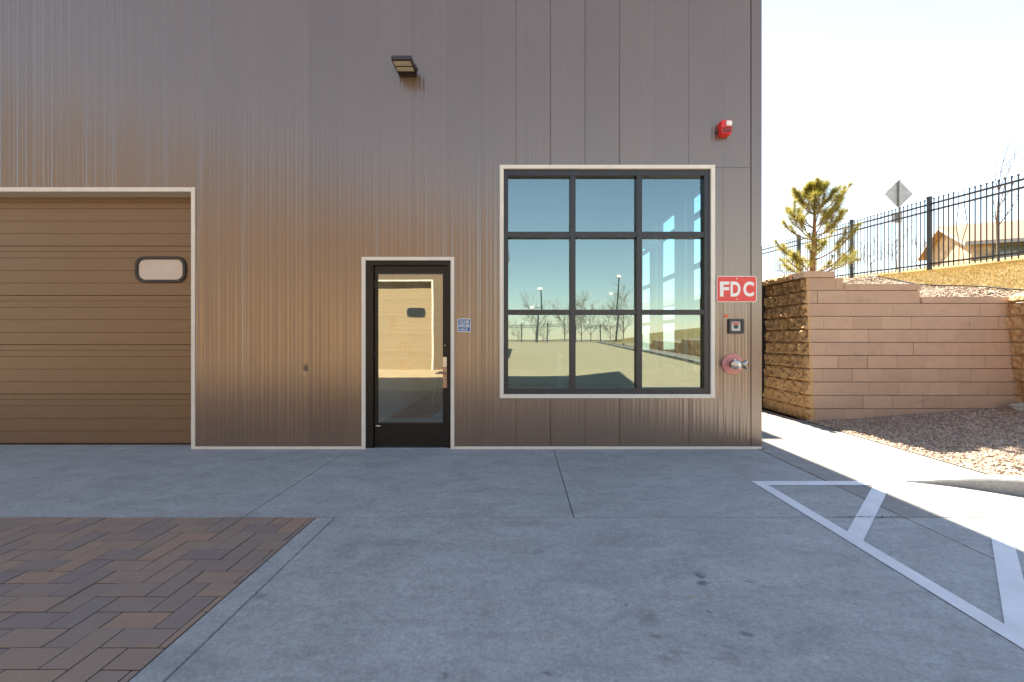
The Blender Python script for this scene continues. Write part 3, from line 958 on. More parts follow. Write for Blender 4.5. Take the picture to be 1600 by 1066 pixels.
MB().cyl((wx(694.8), L0 - 0.011, wz(590)), (wx(694.8), L0 - 0.016, wz(590)), 0.007, seg=12).build('key_cylinder', 'brass', door)
MB().cyl((wx(694.6), L0 - 0.001, wz(540)), (wx(694.6), L0 - 0.005, wz(540)), 0.006, seg=10).build('stud', 'steel', door)
MB().box(wx(586), wx(593), L0 - 0.002, L0 + 0.0, wz(667), wz(665.6)).build('maker_plate', 'white', door)
th = MB(); th.prism([(wx(571.7), F0 - 0.03, 0.002), (wx(571.7), F0 - 0.012, 0.013), (wx(571.7), F1, 0.016), (wx(571.7), F1, 0.002)], (wx(704.3) - wx(571.7), 0, 0))
th.build('threshold', 'galv', B)
for hz in (0.30, 1.05, 1.85):
    MB().cyl((wx(583.5), L0 - 0.004, hz), (wx(583.5), L0 - 0.004, hz + 0.10), 0.008, seg=10).build('hinge', 'door_black', door)

# grid window -----------------------------------------------------------------------------
t = MB()
T0, T1 = WALL - 0.018, WALL + 0.03
t.box(wx(781), wx(787), T0, T1, wz(622), wz(258.5)).box(wx(1110), wx(1116.5), T0, T1, wz(622), wz(258.5))
t.box(wx(787), wx(1110), T0, T1, wz(264.5), wz(258.5)).box(wx(787), wx(1110), T0, T1, wz(622), wz(616))
t.build('window_trim', 'trim', B, bevel=0.002)
W0, W1 = WALL + 0.012, WALL + 0.12
f = MB()
f.box(wx(787.1), wx(793.6), W0, W1, wz(615.8), wz(264.7)).box(wx(1101), wx(1109.8), W0, W1, wz(615.8), wz(264.7))
f.box(wx(793.6), wx(1101), W0, W1, wz(274), wz(264.7)).box(wx(793.6), wx(1101), W0, W1, wz(615.8), wz(607))
win = f.build('grid_window', 'black_frame', B, bevel=0.003)
cols = [(793.6, 891.0), (899.6, 995.2), (1003.8, 1101.0)]
rows_ = [(274, 361.5), (370.5, 483.8), (491.5, 607)]
for a, b in ((891.0, 899.6), (995.2, 1003.8)):
    MB().box(wx(a), wx(b), W0 - 0.002, W1 - 0.004, wz(606.8), wz(274.2)).build('mullion', 'black_frame', win, bevel=0.003)
for a, b in ((361.5, 370.5), (483.8, 491.5)):
    for c in cols:
        MB().box(wx(c[0]) + 0.0005, wx(c[1]) - 0.0005, W0 + 0.004, W1 - 0.006, wz(b), wz(a)).build('transom', 'black_frame', win, bevel=0.003)
rg = random.Random(2)
for c in cols:
    for rr in rows_:
        cx, cz = wx((c[0] + c[1]) / 2), wz((rr[0] + rr[1]) / 2)
        hx_, hz_ = abs(wx(c[1]) - wx(c[0])) / 2 - 0.001, abs(wz(rr[1]) - wz(rr[0])) / 2 - 0.001
        mb = MB().box(-hx_, hx_, -0.003, 0.003, -hz_, hz_)
        put(mb.mesh('pane', 'glass'), 'pane', win, (cx, WALL + 0.075, cz), (rg.uniform(-.0025, .0025), 0, rg.uniform(-.003, .003)))

# room behind the glass -------------------------------------------------------------------
rm = MB()
RX0, RX1, RY0, RY1, RZ = -2.12, XR - 0.115, WALL + 0.13, 12.5, 4.4
rm.box(RX0 - 0.1, RX1, RY0, RY1, -0.1, 0.012)
rm.build('room_floor', 'infloor', B)
rw = MB()
rw.box(RX0 - 0.1, RX1, RY0, RY1 + 0.1, RZ, RZ + 0.1)
rw.box(RX0 - 0.1, RX1, RY1, RY1 + 0.1, 0.012, RZ)
tmp = MB(); wall_with_holes(tmp, RY0, RY1, 0.012, RZ, 0.0, 0.006, SW)
n = len(rw.v); rw.v += [(RX1 - 0.002 + y - 0.006, x, z) for x, y, z in tmp.v]; rw.f += [tuple(i + n for i in q) for q in tmp.f]
tmp = MB(); wall_with_holes(tmp, RX0, RX1 - 0.01, 0.012, RZ, RY0 - 0.008, RY0, OP[1:])
n = len(rw.v); rw.v += tmp.v; rw.f += [tuple(i + n for i in q) for q in tmp.f]
for k in range(18):
    z = 0.012 + k * 0.245
    rw.prism([(RX0 - 0.06, RY0, z), (RX0, RY0, z), (RX0 - 0.02, RY0, z + 0.243), (RX0 - 0.06, RY0, z + 0.243)], (0, RY1 - RY0, 0))
for k in range(4):
    rw.box(RX0, RX1 - 0.01, 6.4 + k * 1.5, 6.55 + k * 1.5, RZ - 0.25, RZ - 0.002)
rw.build('room_lining', 'inwall', B)

def bar_stool(x, y, label):
    s = thing('bar_stool', label, 'stool', (x, y, 0.012), 'stools in the club room')
    MB().rings((x, y, 0.70), (0, 0, 1), [(0, 0.15), (0.01, 0.17), (0.04, 0.17), (0.05, 0.15)], 20).build('seat', 'rubber', s, smooth='auto')
    for a in (45, 135, 225, 315):
        ca, sa = math.cos(math.radians(a)), math.sin(math.radians(a))
        MB().tube([(x + ca * .11, y + sa * .11, 0.70), (x + ca * .21, y + sa * .21, 0.012)], 0.012, 6).build('leg', 'steel', s)
    q = [(x + math.cos(math.radians(a)) * .18, y + math.sin(math.radians(a)) * .18, 0.25) for a in (45, 135, 225, 315, 45)]
    MB().tube(q, 0.008, 6).build('foot_rail', 'steel', s)
bar_stool(-1.55, 8.6, 'dark bar stool seen through the entry door, beside the wall')
bar_stool(-1.0, 9.0, 'dark bar stool seen through the entry door, away from the wall')
tb = thing('high_table', 'pale wooden high table inside the clubhouse', 'table', (-0.2, 9.2, 0.012))
MB().box(-1.0, 0.9, 8.95, 9.75, 0.98, 1.03).build('tabletop', 'wood', tb, bevel=0.006)
for x in (-0.9, 0.8):
    for y in (9.05, 9.65): MB().box(x - .03, x + .03, y - .03, y + .03, 0.012, 0.98).build('leg', 'steel', tb)
fx = thing('fire_extinguisher', 'red fire extinguisher on the inside wall behind the door glass', 'extinguisher', (-2.02, 7.67, 0.72))
MB().rings((-2.02, 7.67, 0.72), (0, 0, 1), [(0, 0.06), (0.01, 0.075), (0.36, 0.075), (0.42, 0.045), (0.45, 0.022), (0.47, 0.022)], 18).build('cylinder', 'red', fx, smooth='auto')
MB().box(-2.06, -1.95, 7.655, 7.685, 1.19, 1.235).build('handle', 'black_frame', fx)
MB().tube([(-1.99, 7.67, 1.19), (-1.92, 7.67, 1.12), (-1.93, 7.68, 0.9)], 0.01, 6).build('hose', 'rubber', fx)
MB().rings((-2.02, 7.67, 0.92), (0, 0, 1), [(0, 0.076), (0.14, 0.076)], 18).build('instruction_band', 'white', fx)
ab = thing('alarm_pull_box', 'small red alarm box on the inside wall above the fire extinguisher', 'alarm box', (-2.1, 7.2, 1.35))
MB().box(-2.125, -2.06, 7.12, 7.30, 1.38, 1.62).build('housing', 'red', ab, bevel=0.006)
MB().box(-2.06, -2.05, 7.16, 7.26, 1.46, 1.50).build('pull_handle', 'white', ab)
nt_ = MB().box(-2.125, -2.10, 7.34, 7.52, 1.12, 1.36).build('notice_sheet', 'white')
tag(nt_, 'white paper notice on the inside wall beside the alarm box', 'notice')
pl = thing('pendant_lamp', 'pale dome pendant lamp hanging inside behind the grid window', 'lamp', (1.98, 7.0, 2.74))
MB().rings((1.98, 7.0, 2.74), (0, 0, 1), [(0, 0.23), (0.05, 0.215), (0.11, 0.13), (0.14, 0.05), (0.22, 0.03)], 24).build('shade', 'white', pl, smooth='auto')
MB().cyl((1.98, 7.0, 2.95), (1.98, 7.0, RZ), 0.006, seg=6).build('cord', 'rubber', pl)

# ------------------------------------------------------------------ things fixed to the facade
# wall light
wl = thing('wall_light', 'flat dark bronze wall light with two lens strips above the entry door', 'wall light', (-1.30, WALL, 4.29))
MB().box(-1.405, -1.185, WALL - 0.30, WALL - 0.045, 4.285, 4.335).build('housing', 'fixture', wl, bevel=0.006)
MB().box(-1.395, -1.195, WALL - 0.045, WALL - 0.002, 4.27, 4.40).build('mounting_box', 'fixture', wl, bevel=0.006)
for a, b in ((0.27, 0.20), (0.17, 0.105)):
    MB().box(-1.388, -1.202, WALL - a, WALL - b, 4.279, 4.2845).build('lens_strip', 'led', wl)
MB().cyl((-1.185, WALL - 0.09, 4.31), (-1.165, WALL - 0.09, 4.31), 0.02, seg=14).build('side_knob', 'fixture', wl)

# horn strobe
X0, Z0 = wx(1130.5), wz(203.5)
hsr = thing('horn_strobe', 'red fire alarm horn strobe with white lens high on the wall', 'fire alarm', (X0, WALL, Z0))
b_ = MB(); b_.prism(round_rect(X0 - 0.075, X0 + 0.055, Z0 - 0.09, Z0 + 0.075, 0.03, WALL - 0.065), (0, 0.063, 0)); b_.build('back_box', 'red', hsr, bevel=0.006)
b_ = MB(); b_.prism(round_rect(X0 - 0.07, X0 + 0.052, Z0 - 0.085, Z0 + 0.072, 0.02, WALL - 0.10), (0, 0.034, 0)); b_.build('face_plate', 'red', hsr, bevel=0.008)
MB().box(X0 - 0.02, X0 + 0.045, WALL - 0.118, WALL - 0.101, Z0 + 0.0, Z0 + 0.055).build('strobe_lens', 'white', hsr, bevel=0.006)
for k in range(4):
    MB().box(X0 - 0.055, X0 + 0.04, WALL - 0.104, WALL - 0.1005, Z0 - 0.072 + k * 0.016, Z0 - 0.064 + k * 0.016).build('horn_slot', 'black_frame', hsr)
MB().cyl((X0 - 0.08, WALL - 0.03, Z0 - 0.03), (X0 - 0.10, WALL - 0.03, Z0 - 0.03), 0.014, seg=12).build('conduit_plug', 'black_frame', hsr)

# FDC sign
def sign(name, label, x0, x1, z0, z1, rad, mat, border, bw):
    s = thing(name, label, 'sign', ((x0 + x1) / 2, WALL, z0))
    y = WALL - 0.012
    mb = MB(); mb.prism(round_rect(x0, x1, z0, z1, rad, y), (0, 0.004, 0)); mb.build('plate', border, s)
    mb = MB(); mb.prism(round_rect(x0 + bw, x1 - bw, z0 + bw, z1 - bw, max(rad - bw, 0.004), y - 0.0015), (0, 0.001, 0)); mb.build('face', mat, s)
    return s, y - 0.0025
def letters(s, y, txt, cx, cz, wid, hei, mat='white', bold=0.0, name='lettering'):
    me = text_mesh(txt, 1.0, mat, 0.0, bold)
    xs = [v.co.x for v in me.vertices]; zs = [v.co.y for v in me.vertices]
    sx = wid / (max(xs) - min(xs)); sy = hei / (max(zs) - min(zs))
    mx, mz = (max(xs) + min(xs)) / 2, (max(zs) + min(zs)) / 2
    for v in me.vertices:
        v.co = ((v.co.x - mx) * sx, v.co.z * 0 , (v.co.y - mz) * sy)
    put(me, name, s, (cx, y, cz))
sx0, sx1, sz0, sz1 = wx(1119), wx(1181.5), wz(472.5), wz(431.5)
s, y = sign('fire_connection_sign', 'red sign with white letters FDC on the brown wall', sx0, sx1, sz0, sz1, 0.035, 'signred', 'white', 0.008)
cxm = (sx0 + sx1) / 2; czm = (sz0 + sz1) / 2
for ch, px0, px1 in (('F', 1124, 1138.5), ('D', 1140.5, 1156), ('C', 1160.5, 1177)):
    letters(s, y, ch, wx((px0 + px1) / 2), czm - 0.0, wx(px1) - wx(px0), 0.172, 'white', 0.035, 'letter')
for q in (-1, 1):
    MB().cyl((cxm, y - 0.003, czm + q * 0.118), (cxm, y, czm + q * 0.118), 0.007, seg=10).build('screw', 'steel', s)
# club house sign
cx0, cx1, cz0, cz1 = wx(715), wx(736), wz(519), wz(498)
s, y = sign('clubhouse_sign', 'small blue sign reading CLUB HOUSE beside the entry door', cx0, cx1, cz0, cz1, 0.016, 'blue', 'white', 0.008)
cm = (cx0 + cx1) / 2
letters(s, y, 'CLUB', cm, cz1 - 0.038, 0.105, 0.036, 'white', 0.02)
letters(s, y, 'HOUSE', cm, cz1 - 0.083, 0.122, 0.036, 'white', 0.02)
bz = MB()
for k in range(9):
    for q in range(3):
        if (k * 5 + q * 3) % 4: bz.box(cx0 + 0.022 + k * 0.011, cx0 + 0.030 + k * 0.011, y - 0.001, y, cz0 + 0.018 + q * 0.008, cz0 + 0.0235 + q * 0.008)
bz.build('raised_dots', 'white', s)

# key box
kx0, kx1, kz0, kz1 = wx(1137), wx(1161), wz(521.5), wz(498.5)
kbx = thing('key_box', 'black recessed key box with steel door below the red sign', 'key box', ((kx0 + kx1) / 2, WALL, kz0))
fr = MB(); yk = WALL - 0.03
ring(fr, round_rect(kx0, kx1, kz0, kz1, 0.012, yk), round_rect(kx0 + 0.03, kx1 - 0.03, kz0 + 0.03, kz1 - 0.03, 0.008, yk), (0, 0.028, 0))
fr.build('surround', 'black_frame', kbx, bevel=0.004)
MB().box(kx0 + 0.031, kx1 - 0.031, WALL - 0.012, WALL - 0.002, kz0 + 0.031, kz1 - 0.031).build('door_plate', 'galv', kbx)
MB().cyl(((kx0 + kx1) / 2, WALL - 0.024, (kz0 + kz1) / 2 - 0.005), ((kx0 + kx1) / 2, WALL - 0.012, (kz0 + kz1) / 2 - 0.005), 0.022, seg=16).build('lock', 'black_frame', kbx)
MB().box(kx0 + 0.05, kx1 - 0.05, WALL - 0.016, WALL - 0.0125, kz1 - 0.062, kz1 - 0.045).build('red_tab', 'red', kbx)
MB().box(kx0 + 0.04, kx1 - 0.04, WALL - 0.02, WALL - 0.0125, kz0 + 0.036, kz0 + 0.045).build('label_strip', 'white', kbx)
st = MB().cyl((wx(1134.5), WALL - 0.006, wz(494)), (wx(1134.5), WALL - 0.003, wz(494)), 0.02, seg=10).build('orange_dot', 'orange')
tag(st, 'small orange paint dot on the wall by the key box', 'sticker')

# fire department connection
FXc, FZc = wx(1144), wz(569)
fd = thing('fire_inlet', 'faded red round plate with brass twin hose inlet and steel caps', 'hose inlet', (FXc, WALL, FZc))
MB().rings((FXc, WALL - 0.004, FZc), (0, -1, 0), [(0, 0.118), (0.004, 0.122), (0.012, 0.118), (0.018, 0.10), (0.022, 0.06)], 36).build('escutcheon', 'pink', fd, smooth='auto')
MB().rings((FXc, WALL - 0.02, FZc), (0, -1, 0), [(0, 0.05), (0.06, 0.048), (0.09, 0.055), (0.12, 0.05), (0.13, 0.03)], 24).build('body', 'brass', fd, smooth='auto')
d1 = Vector((-0.45, -0.9, 0.02)).normalized(); d2 = Vector((0.8, -0.6, 0.02)).normalized()
c0 = Vector((FXc, WALL - 0.10, FZc))
for d, mcap in ((d1, 'steel'), (d2, 'chrome')):
    inl = MB().rings(c0, d, [(0.0, 0.036), (0.07, 0.036), (0.072, 0.046), (0.095, 0.046)], 22).build('inlet', 'brass', fd, smooth='auto')
    cap = MB().rings(c0 + d * 0.096, d, [(0, 0.050), (0.016, 0.050), (0.022, 0.042)], 22)
    cap.build('cap', mcap, fd, smooth='auto')
    a = d.orthogonal().normalized()
    for k in range(3):
        q = Matrix.Rotation(k * 2.094, 3, d) @ a
        MB().cyl(c0 + d * 0.106 + q * 0.046, c0 + d * 0.106 + q * 0.066, 0.009, seg=8).build('cap_lug', mcap, fd)

# ================================================================== RETAINING WALL
RWALL = thing('retaining_wall', 'tan concrete block retaining wall with stepped top and split face side', 'retaining wall', (4.46, 6.75, 0))
CH = 0.203
XC, YF = 4.49, 6.745
rw_ = random.Random(8)
bcache = {}
def block_mesh(w_, h_, d_, v_):
    key = ('f', round(w_, 3), round(h_, 3), round(d_, 2), v_)
    if key not in bcache:
        mb = MB().box(-w_ / 2, w_ / 2, 0, d_, 0, h_)
        bcache[key] = mb.mesh('block', 'block', bevel=0.0018, bseg=1)
    return bcache[key]
def split_mesh(l, h, v_):
    """rough face looks towards -X; length along Y"""
    key = ('s', round(l, 3), round(h, 3), v_)
    if key in bcache: return bcache[key]
    r = random.Random(hash(key) % 99991 if False else int(l * 1000) * 31 + v_ * 977 + int(h * 1000))
    nx, nz = max(4, int(l / 0.026)), max(3, int(h / 0.026))
    mb = MB(); off = r.uniform(0, 50)
    for j in range(nz + 1):
        for i in range(nx + 1):
            y = l * i / nx; z = h * j / nz
            e = min(i, nx - i, j * 1.0, (nz - j) * 1.0)
            b = 0.0 if e == 0 else (0.022 + 0.034 * noise.noise((y * 10 + off, z * 7, off)) + 0.040 * noise.noise((y * 22 + off, z * 16, 1.0)) + r.uniform(-.006, .006))
            if e == 0: b = -0.006 + 0.012 * r.random()
            jy = 0 if i in (0, nx) else r.uniform(-.008, .008); jz = 0 if j in (0, nz) else r.uniform(-.008, .008)
            mb.v.append((-b, y + jy, z + jz))
    for j in range(nz):
        for i in range(nx):
            a = j * (nx + 1) + i
            mb.f.append((a, a + nx + 1, a + nx + 2)); mb.f.append((a, a + nx + 2, a + 1))
    n = len(mb.v); D = 0.045
    mb.v += [(D, 0, 0), (D, l, 0), (D, l, h), (D, 0, h)]
    bot = list(range(0, nx + 1)); top = [nz * (nx + 1) + i for i in range(nx + 1)]
    lef = [j * (nx + 1) for j in range(nz + 1)]; rig = [j * (nx + 1) + nx for j in range(nz + 1)]
    mb.f.append(tuple(bot) + (n + 1, n)); mb.f.append(tuple(reversed(top)) + (n + 3, n + 2))
    mb.f.append(tuple(reversed(lef)) + (n, n + 3)); mb.f.append(tuple(rig) + (n + 2, n + 1)); mb.f.append((n, n + 1, n + 2, n + 3))
    bcache[key] = mb.mesh('split_block', 'split')
    return bcache[key]
xend = lambda k: 5.06 if k == 10 else (6.25 if k == 9 else 7.72)
BWID = 0.455
for k in range(11):
    yf = YF + 0.019 * k
    x = XC - (BWID * rw_.choice((0.35, 0.5, 0.65, 0.8)) if k % 2 else rw_.choice((0, .1)) * BWID)
    while x < xend(k) - 0.02:
        a, b = max(x, XC), min(x + BWID, xend(k))
        x += BWID
        if b - a < 0.04: continue
        ga, gb_ = rw_.choice((0.0005, 0.0005, 0.0025)), rw_.choice((0.0005, 0.0005, 0.003))
        put(block_mesh(round(b - a - ga - gb_, 3), CH - 0.008, 0.24, 0), 'block', RWALL,
            ((a + ga + b - gb_) / 2, yf + rw_.uniform(-0.0035, 0.0035), k * CH), (0, 0, rw_.uniform(-0.004, 0.004)))
for (a, b, k) in ((4.43, 4.92, 11), (5.07, 6.25, 10), (6.255, 7.72, 9)):
    x = a; first = 0.46 if k == 11 else rw_.choice((0.2, 0.9))
    while x < b - 0.02:
        e = min(b, x + first); first = 0.92
        put(block_mesh(round(e - x - 0.004, 3), 0.098, 0.30, 1), 'cap_stone', RWALL, ((x + e) / 2, YF + 0.019 * k - 0.03, k * CH), (0, 0, rw_.uniform(-.004, .004)))
        x = e
# split-face side towards the walk, with a jog at its far end
for k in range(11):
    y = YF + 0.019 * k - 0.002
    first = 0.30 if k % 2 else 0.45
    while y < 8.06:
        l = min(first, 8.08 - y); first = 0.45
        if l > 0.05:
            put(split_mesh(l - 0.003, CH - 0.005, rw_.randrange(5)), 'split_block', RWALL, (XC - 0.05 + 0.004 * k, y, k * CH), (0, 0, rw_.uniform(-.01, .01)))
        y += l + 0.0001
    y = 8.1
    while y < 10.8:
        put(split_mesh(0.447, CH - 0.005, rw_.randrange(5)), 'split_block', RWALL, (4.17 + 0.004 * k, y, k * CH))
        y += 0.45
y = YF + 0.019 * 11 - 0.02 + 0.31
while y < 8.05:
    l = min(0.45, 8.07 - y)
    if l > 0.05: put(split_mesh(l - 0.003, 0.097, rw_.randrange(3)), 'split_cap', RWALL, (XC - 0.075, y, 11 * CH + 0.001))
    y += 0.45
for q, (y0, l) in enumerate(((8.09, 0.45), (8.54, 0.45), (8.99, 0.45), (9.44, 0.45))):
    put(split_mesh(l - 0.003, 0.097, q % 3), 'split_cap', RWALL, (4.13, y0, 11 * CH + 0.001))
put(block_mesh(0.30, 0.14, 0.25, 3), 'cap_stone', RWALL, (4.62, 8.75, 11 * CH + 0.10), (0.05, 0.04, 0.5))
core = MB().box(7.6, 7.9, 6.9, 7.17, -0.1, 1.8).box(XC + 0.01, 5.05, 7.185, 8.06, -0.1, 2.21).box(5.05, 6.2, 7.19, 7.4, -0.1, 2.0).box(6.2, 7.9, 7.17, 7.4, -0.1, 1.8).box(4.24, XC + 0.01, 8.10, 10.8, -0.1, 2.2).box(4.24, 4.6, 8.062, 8.10, -0.1, 2.2).box(XC + 0.01, 4.6, 8.06, 10.8, -0.1, 2.2)
core.box(4.245, 4.435, 8.075, 8.098, 0, 2.2)
core.build('wall_core', 'joint', RWALL)
# return wall going along the bed
RET = thing('return_wall', 'split face block wall running along the gravel bed away from the corner', 'retaining wall', (7.6, 0, 0))
farb = MB(); rq = random.Random(12)
def ret_courses(y): 
    top = lerp_tab(y, [(-17, 0.95), (-10, 1.1), (6.9, 1.84)]); return max(2, int(round((top - lotz(y)) / CH)))
for k in range(9):
    y = 7.15 - (0.2 if k % 2 else 0.0)
    zb = k * CH
    while y > -17:
        if y > 0 and k < 9 or k < ret_courses(y):
            zz = zb + lotz(y)
            if y > 4.4 and zz < 1.95:
                put(split_mesh(0.447, CH - 0.005, rq.randrange(5)), 'split_block', RET, (7.60, y - 0.45 + 0.001, zz))
            else:
                farb.box(7.575 + rq.uniform(-.01, .01), 7.66, y - 0.445, y - 0.003, zz, zz + CH - 0.006)
        y -= 0.45
for k in range(4):
    put(split_mesh(0.447, 0.097, k % 3), 'split_cap', RET, (7.575, 6.40 - 0.45 * k, 9 * CH + 0.001))
tag(farb.build('block_courses', 'split', RET), kind='stuff')
cr_ = MB(); cr_.box(7.665, 7.75, -17, 6.72, 0, 0.8).box(7.665, 7.75, -4, 6.72, 0.8, 1.25).box(7.665, 7.75, 1, 6.72, 1.25, 1.79); cr_.build('wall_core', 'joint', RET)

# boulder and scraps in the bed corner
def rock(x, y, z, s, seed, label):
    bm = bmesh.new(); bmesh.ops.create_icosphere(bm, subdivisions=3, radius=1.0)
    for v in bm.verts:
        n_ = 1 + 0.35 * noise.noise(v.co * 1.3 + Vector((seed, 0, 0))) + 0.12 * noise.noise(v.co * 4 + Vector((0, seed, 0)))
        v.co = Vector((v.co.x * s[0] * n_, v.co.y * s[1] * n_, v.co.z * s[2] * n_))
    me = bpy.data.meshes.new('rock'); bm.to_mesh(me); bm.free(); me.materials.append(M['rockm'])
    return tag(put(me, 'rock', None, (x, y, z)), label, 'rock')
rock(7.38, 6.52, bedz(7.38, 6.52) + 0.05, (0.12, 0.09, 0.075), 3.0, 'pale rock in the corner of the gravel bed against the wall')
def dead_twigs(name, x, y, n, spread, label, seed, zf, h):
    r = random.Random(seed); t = MB()
    for k in range(n):
        a = r.uniform(0, 6.28); p = Vector((x + r.uniform(-.05, .05), y + r.uniform(-.05, .05), zf(x, y) + 0.01)); pts = [p.copy()]
        L = r.uniform(0.4, 1.0) * spread
        for s in range(6):
            a += r.uniform(-.5, .5)
            p = p + Vector((math.cos(a) * L / 6, math.sin(a) * L / 6 * 0.6, 0)); p.z = zf(p.x, p.y) + h * abs(math.sin((s + 1) * 0.55 + k)) * r.uniform(0.3, 1)
            pts.append(p.copy())
        t.tube(pts, [0.014, 0.012, 0.011, 0.009, 0.007, 0.005, 0.003], 5)
    return tag(t.build(name, 'twig', smooth=True), label, 'dead plant')
dead_twigs('dead_vine', 5.95, 8.2, 9, 0.75, 'twisted dry vine stems lying on the bank behind the block wall', 2, hillz, 0.07)
dead_twigs('dead_shrub', 7.15, 6.5, 7, 0.35, 'dark dry twigs on the gravel beside the pale rock', 6, bedz, 0.03)
hose = MB(); pts = []
for k in range(16):
    y = 9.3 - k * 0.16; x = grass_line(y) - 0.03 + 0.05 * math.sin(k * 0.8)
    pts.append((x, y, hillz(x, y) + 0.025))
hose.tube(pts, 0.012, 6)
tag(hose.build('garden_edging', 'fence', smooth=True), 'thin black edging between gravel bank and yellow grass', 'edging')

# ================================================================== FENCE
FN = thing('metal_fence', 'black metal picket fence along the top of the grassy bank', 'fence', (FX, 10.38, fence_z(10.38)))
PY0 = 10.38 - 2.44 * 3
NP = 8
def rail_z(y): return lerp_tab(y, [(0, 4.0), (8.4, 4.31), (10.38, 4.43), (12.82, 4.55), (17.6, 4.81), (30, 5.4)])
pk = MB().box(-0.008, 0.008, -0.008, 0.008, 0, 1.60); pk.prism([(-0.013, -0.013, 1.60), (0.013, -0.013, 1.60), (0.013, 0.013, 1.60), (-0.013, 0.013, 1.60)], (0, 0, 0.03))
pk_me = pk.mesh('picket', 'fence')
po = MB().box(-0.038, 0.038, -0.038, 0.038, -0.3, 1.75).box(-0.044, 0.044, -0.044, 0.044, 1.75, 1.78)
po_me = po.mesh('post', 'fence', bevel=0.004)
for k in range(NP + 1):
    y = PY0 + 2.44 * k
    put(po_me, 'post', FN, (FX, y, rail_z(y) - 1.60))
for k in range(NP):
    ya, yb = PY0 + 2.44 * k, PY0 + 2.44 * (k + 1)
    for dz in (0.0, -0.155, -1.40):
        za, zb_ = rail_z(ya) + dz, rail_z(yb) + dz
        MB().prism([(FX - 0.018, ya + 0.039, za - 0.018), (FX + 0.018, ya + 0.039, za - 0.018), (FX + 0.018, ya + 0.039, za + 0.018), (FX - 0.018, ya + 0.039, za + 0.018)], (0, yb - ya - 0.078, zb_ - za)).build('rail', 'fence', FN)
    for q in range(20):
        y = ya + 2.44 * (q + 1) / 21
        if k == 2 and q in (13, 14):
            dx = 0.09 if q == 13 else -0.04
            z = rail_z(y) - 1.5
            MB().tube([(FX, y, z), (FX - 0.01, y + dx * 0.4, z + 0.5), (FX - 0.02, y - dx, z + 0.85), (FX, y, z + 1.35), (FX, y, z + 1.62)], 0.010, 4).build('bent_picket', 'fence', FN)
            continue
        put(pk_me, 'picket', FN, (FX, y, rail_z(y) - 1.50))

# ================================================================== PLANTS
def pine(x, y, z0, H):
    root = thing('pine_tree', 'young pine tree with tufted yellow green needles on the bank', 'tree', (x, y, z0))
    r = random.Random(31)
    tk = MB(); pts = []
    for k in range(9):
        t = k / 8
        pts.append((x + 0.05 * math.sin(t * 3.0) , y + 0.03 * math.sin(t * 5), z0 - 0.05 + (H * 0.93) * t))
    tk.tube(pts, [0.062, 0.056, 0.05, 0.044, 0.036, 0.028, 0.021, 0.014, 0.007], 10)
    tufts = []
    br = MB()
    def limb(p, d, L, rad, depth):
        q = [p.copy()]; v = d.copy(); n_ = 6
        for s in range(n_):
            v = (v + Vector((r.uniform(-.12, .12), r.uniform(-.12, .12), 0.10 + r.uniform(-.06, .08)))).normalized()
            p = p + v * (L / n_); q.append(p.copy())
            if s >= (1 if depth else 2) and r.random() < 0.9: tufts.append((p.copy(), v.copy(), r.uniform(0.45, 0.9)))
            if depth == 0 and s in (1, 2, 3, 4) and r.random() < 0.85:
                side = Vector((-v.y, v.x, 0)).normalized() * r.choice((-1, 1))
                limb(p.copy(), (v * 0.7 + side * r.uniform(0.4, 0.8) + Vector((0, 0, r.uniform(-.1, .35)))).normalized(), L * r.uniform(0.32, 0.5), rad * 0.5, 1)
        tufts.append((p.copy(), v.copy(), 1.0))
        br.tube(q, [rad * (1 - 0.75 * i / n_) for i in range(n_ + 1)], 5)
    whorls = [(0.13, 6, 0.70, 0.05), (0.26, 4, 0.80, 0.12), (0.45, 6, 0.66, 0.42), (0.56, 5, 0.66, 0.5), (0.68, 5, 0.48, 0.6), (0.80, 5, 0.30, 0.8), (0.90, 4, 0.17, 1.1)]
    for (t, n_, L, up) in whorls:
        a0 = r.uniform(0, 6.28)
        for k in range(n_):
            a = a0 + k * 6.283 / n_ + r.uniform(-.3, .3)
            i = t * 8 / 0.93 if t < 0.9 else 7.5
            i0 = min(7, int(i)); fr_ = min(1, i - i0)
            p = Vector(pts[i0]).lerp(Vector(pts[min(8, i0 + 1)]), fr_)
            limb(p, Vector((math.cos(a), math.sin(a), up + r.uniform(-.1, .15))).normalized(), L * r.uniform(0.85, 1.22), 0.017 * (1.1 - t * 0.6), 0)
    tufts.append((Vector(pts[-1]), Vector((0, 0, 1)), 1.1))
    nd = MB()
    for p, d, s in tufts:
        for k in range(int(36 * s + 12)):
            u = Vector((r.gauss(0, 1), r.gauss(0, 1), r.gauss(0, 1))).normalized()
            v = (d * r.uniform(0.2, 0.9) + u * 0.95 + Vector((0, 0, 0.15))).normalized()
            L = r.uniform(0.10, 0.17) * (0.7 + 0.3 * s)
            sd_ = v.cross(Vector((r.uniform(-1, 1), r.uniform(-1, 1), r.uniform(-1, 1)))).normalized() * 0.0026
            b0 = p + d * r.uniform(-0.05, 0.02)
            tip = b0 + v * L + Vector((0, 0, -0.015))
            n_ = len(nd.v); nd.v += [tuple(b0 - sd_), tuple(b0 + sd_), tuple(tip)]; nd.f.append((n_, n_ + 1, n_ + 2))
    tk.build('trunk', 'pinebark', root, smooth=True)
    br.build('limbs', 'pinebark', root, smooth=True)
    nd.build('crown', 'needles', root)
pine(5.50, 8.35, 2.28, 2.02)

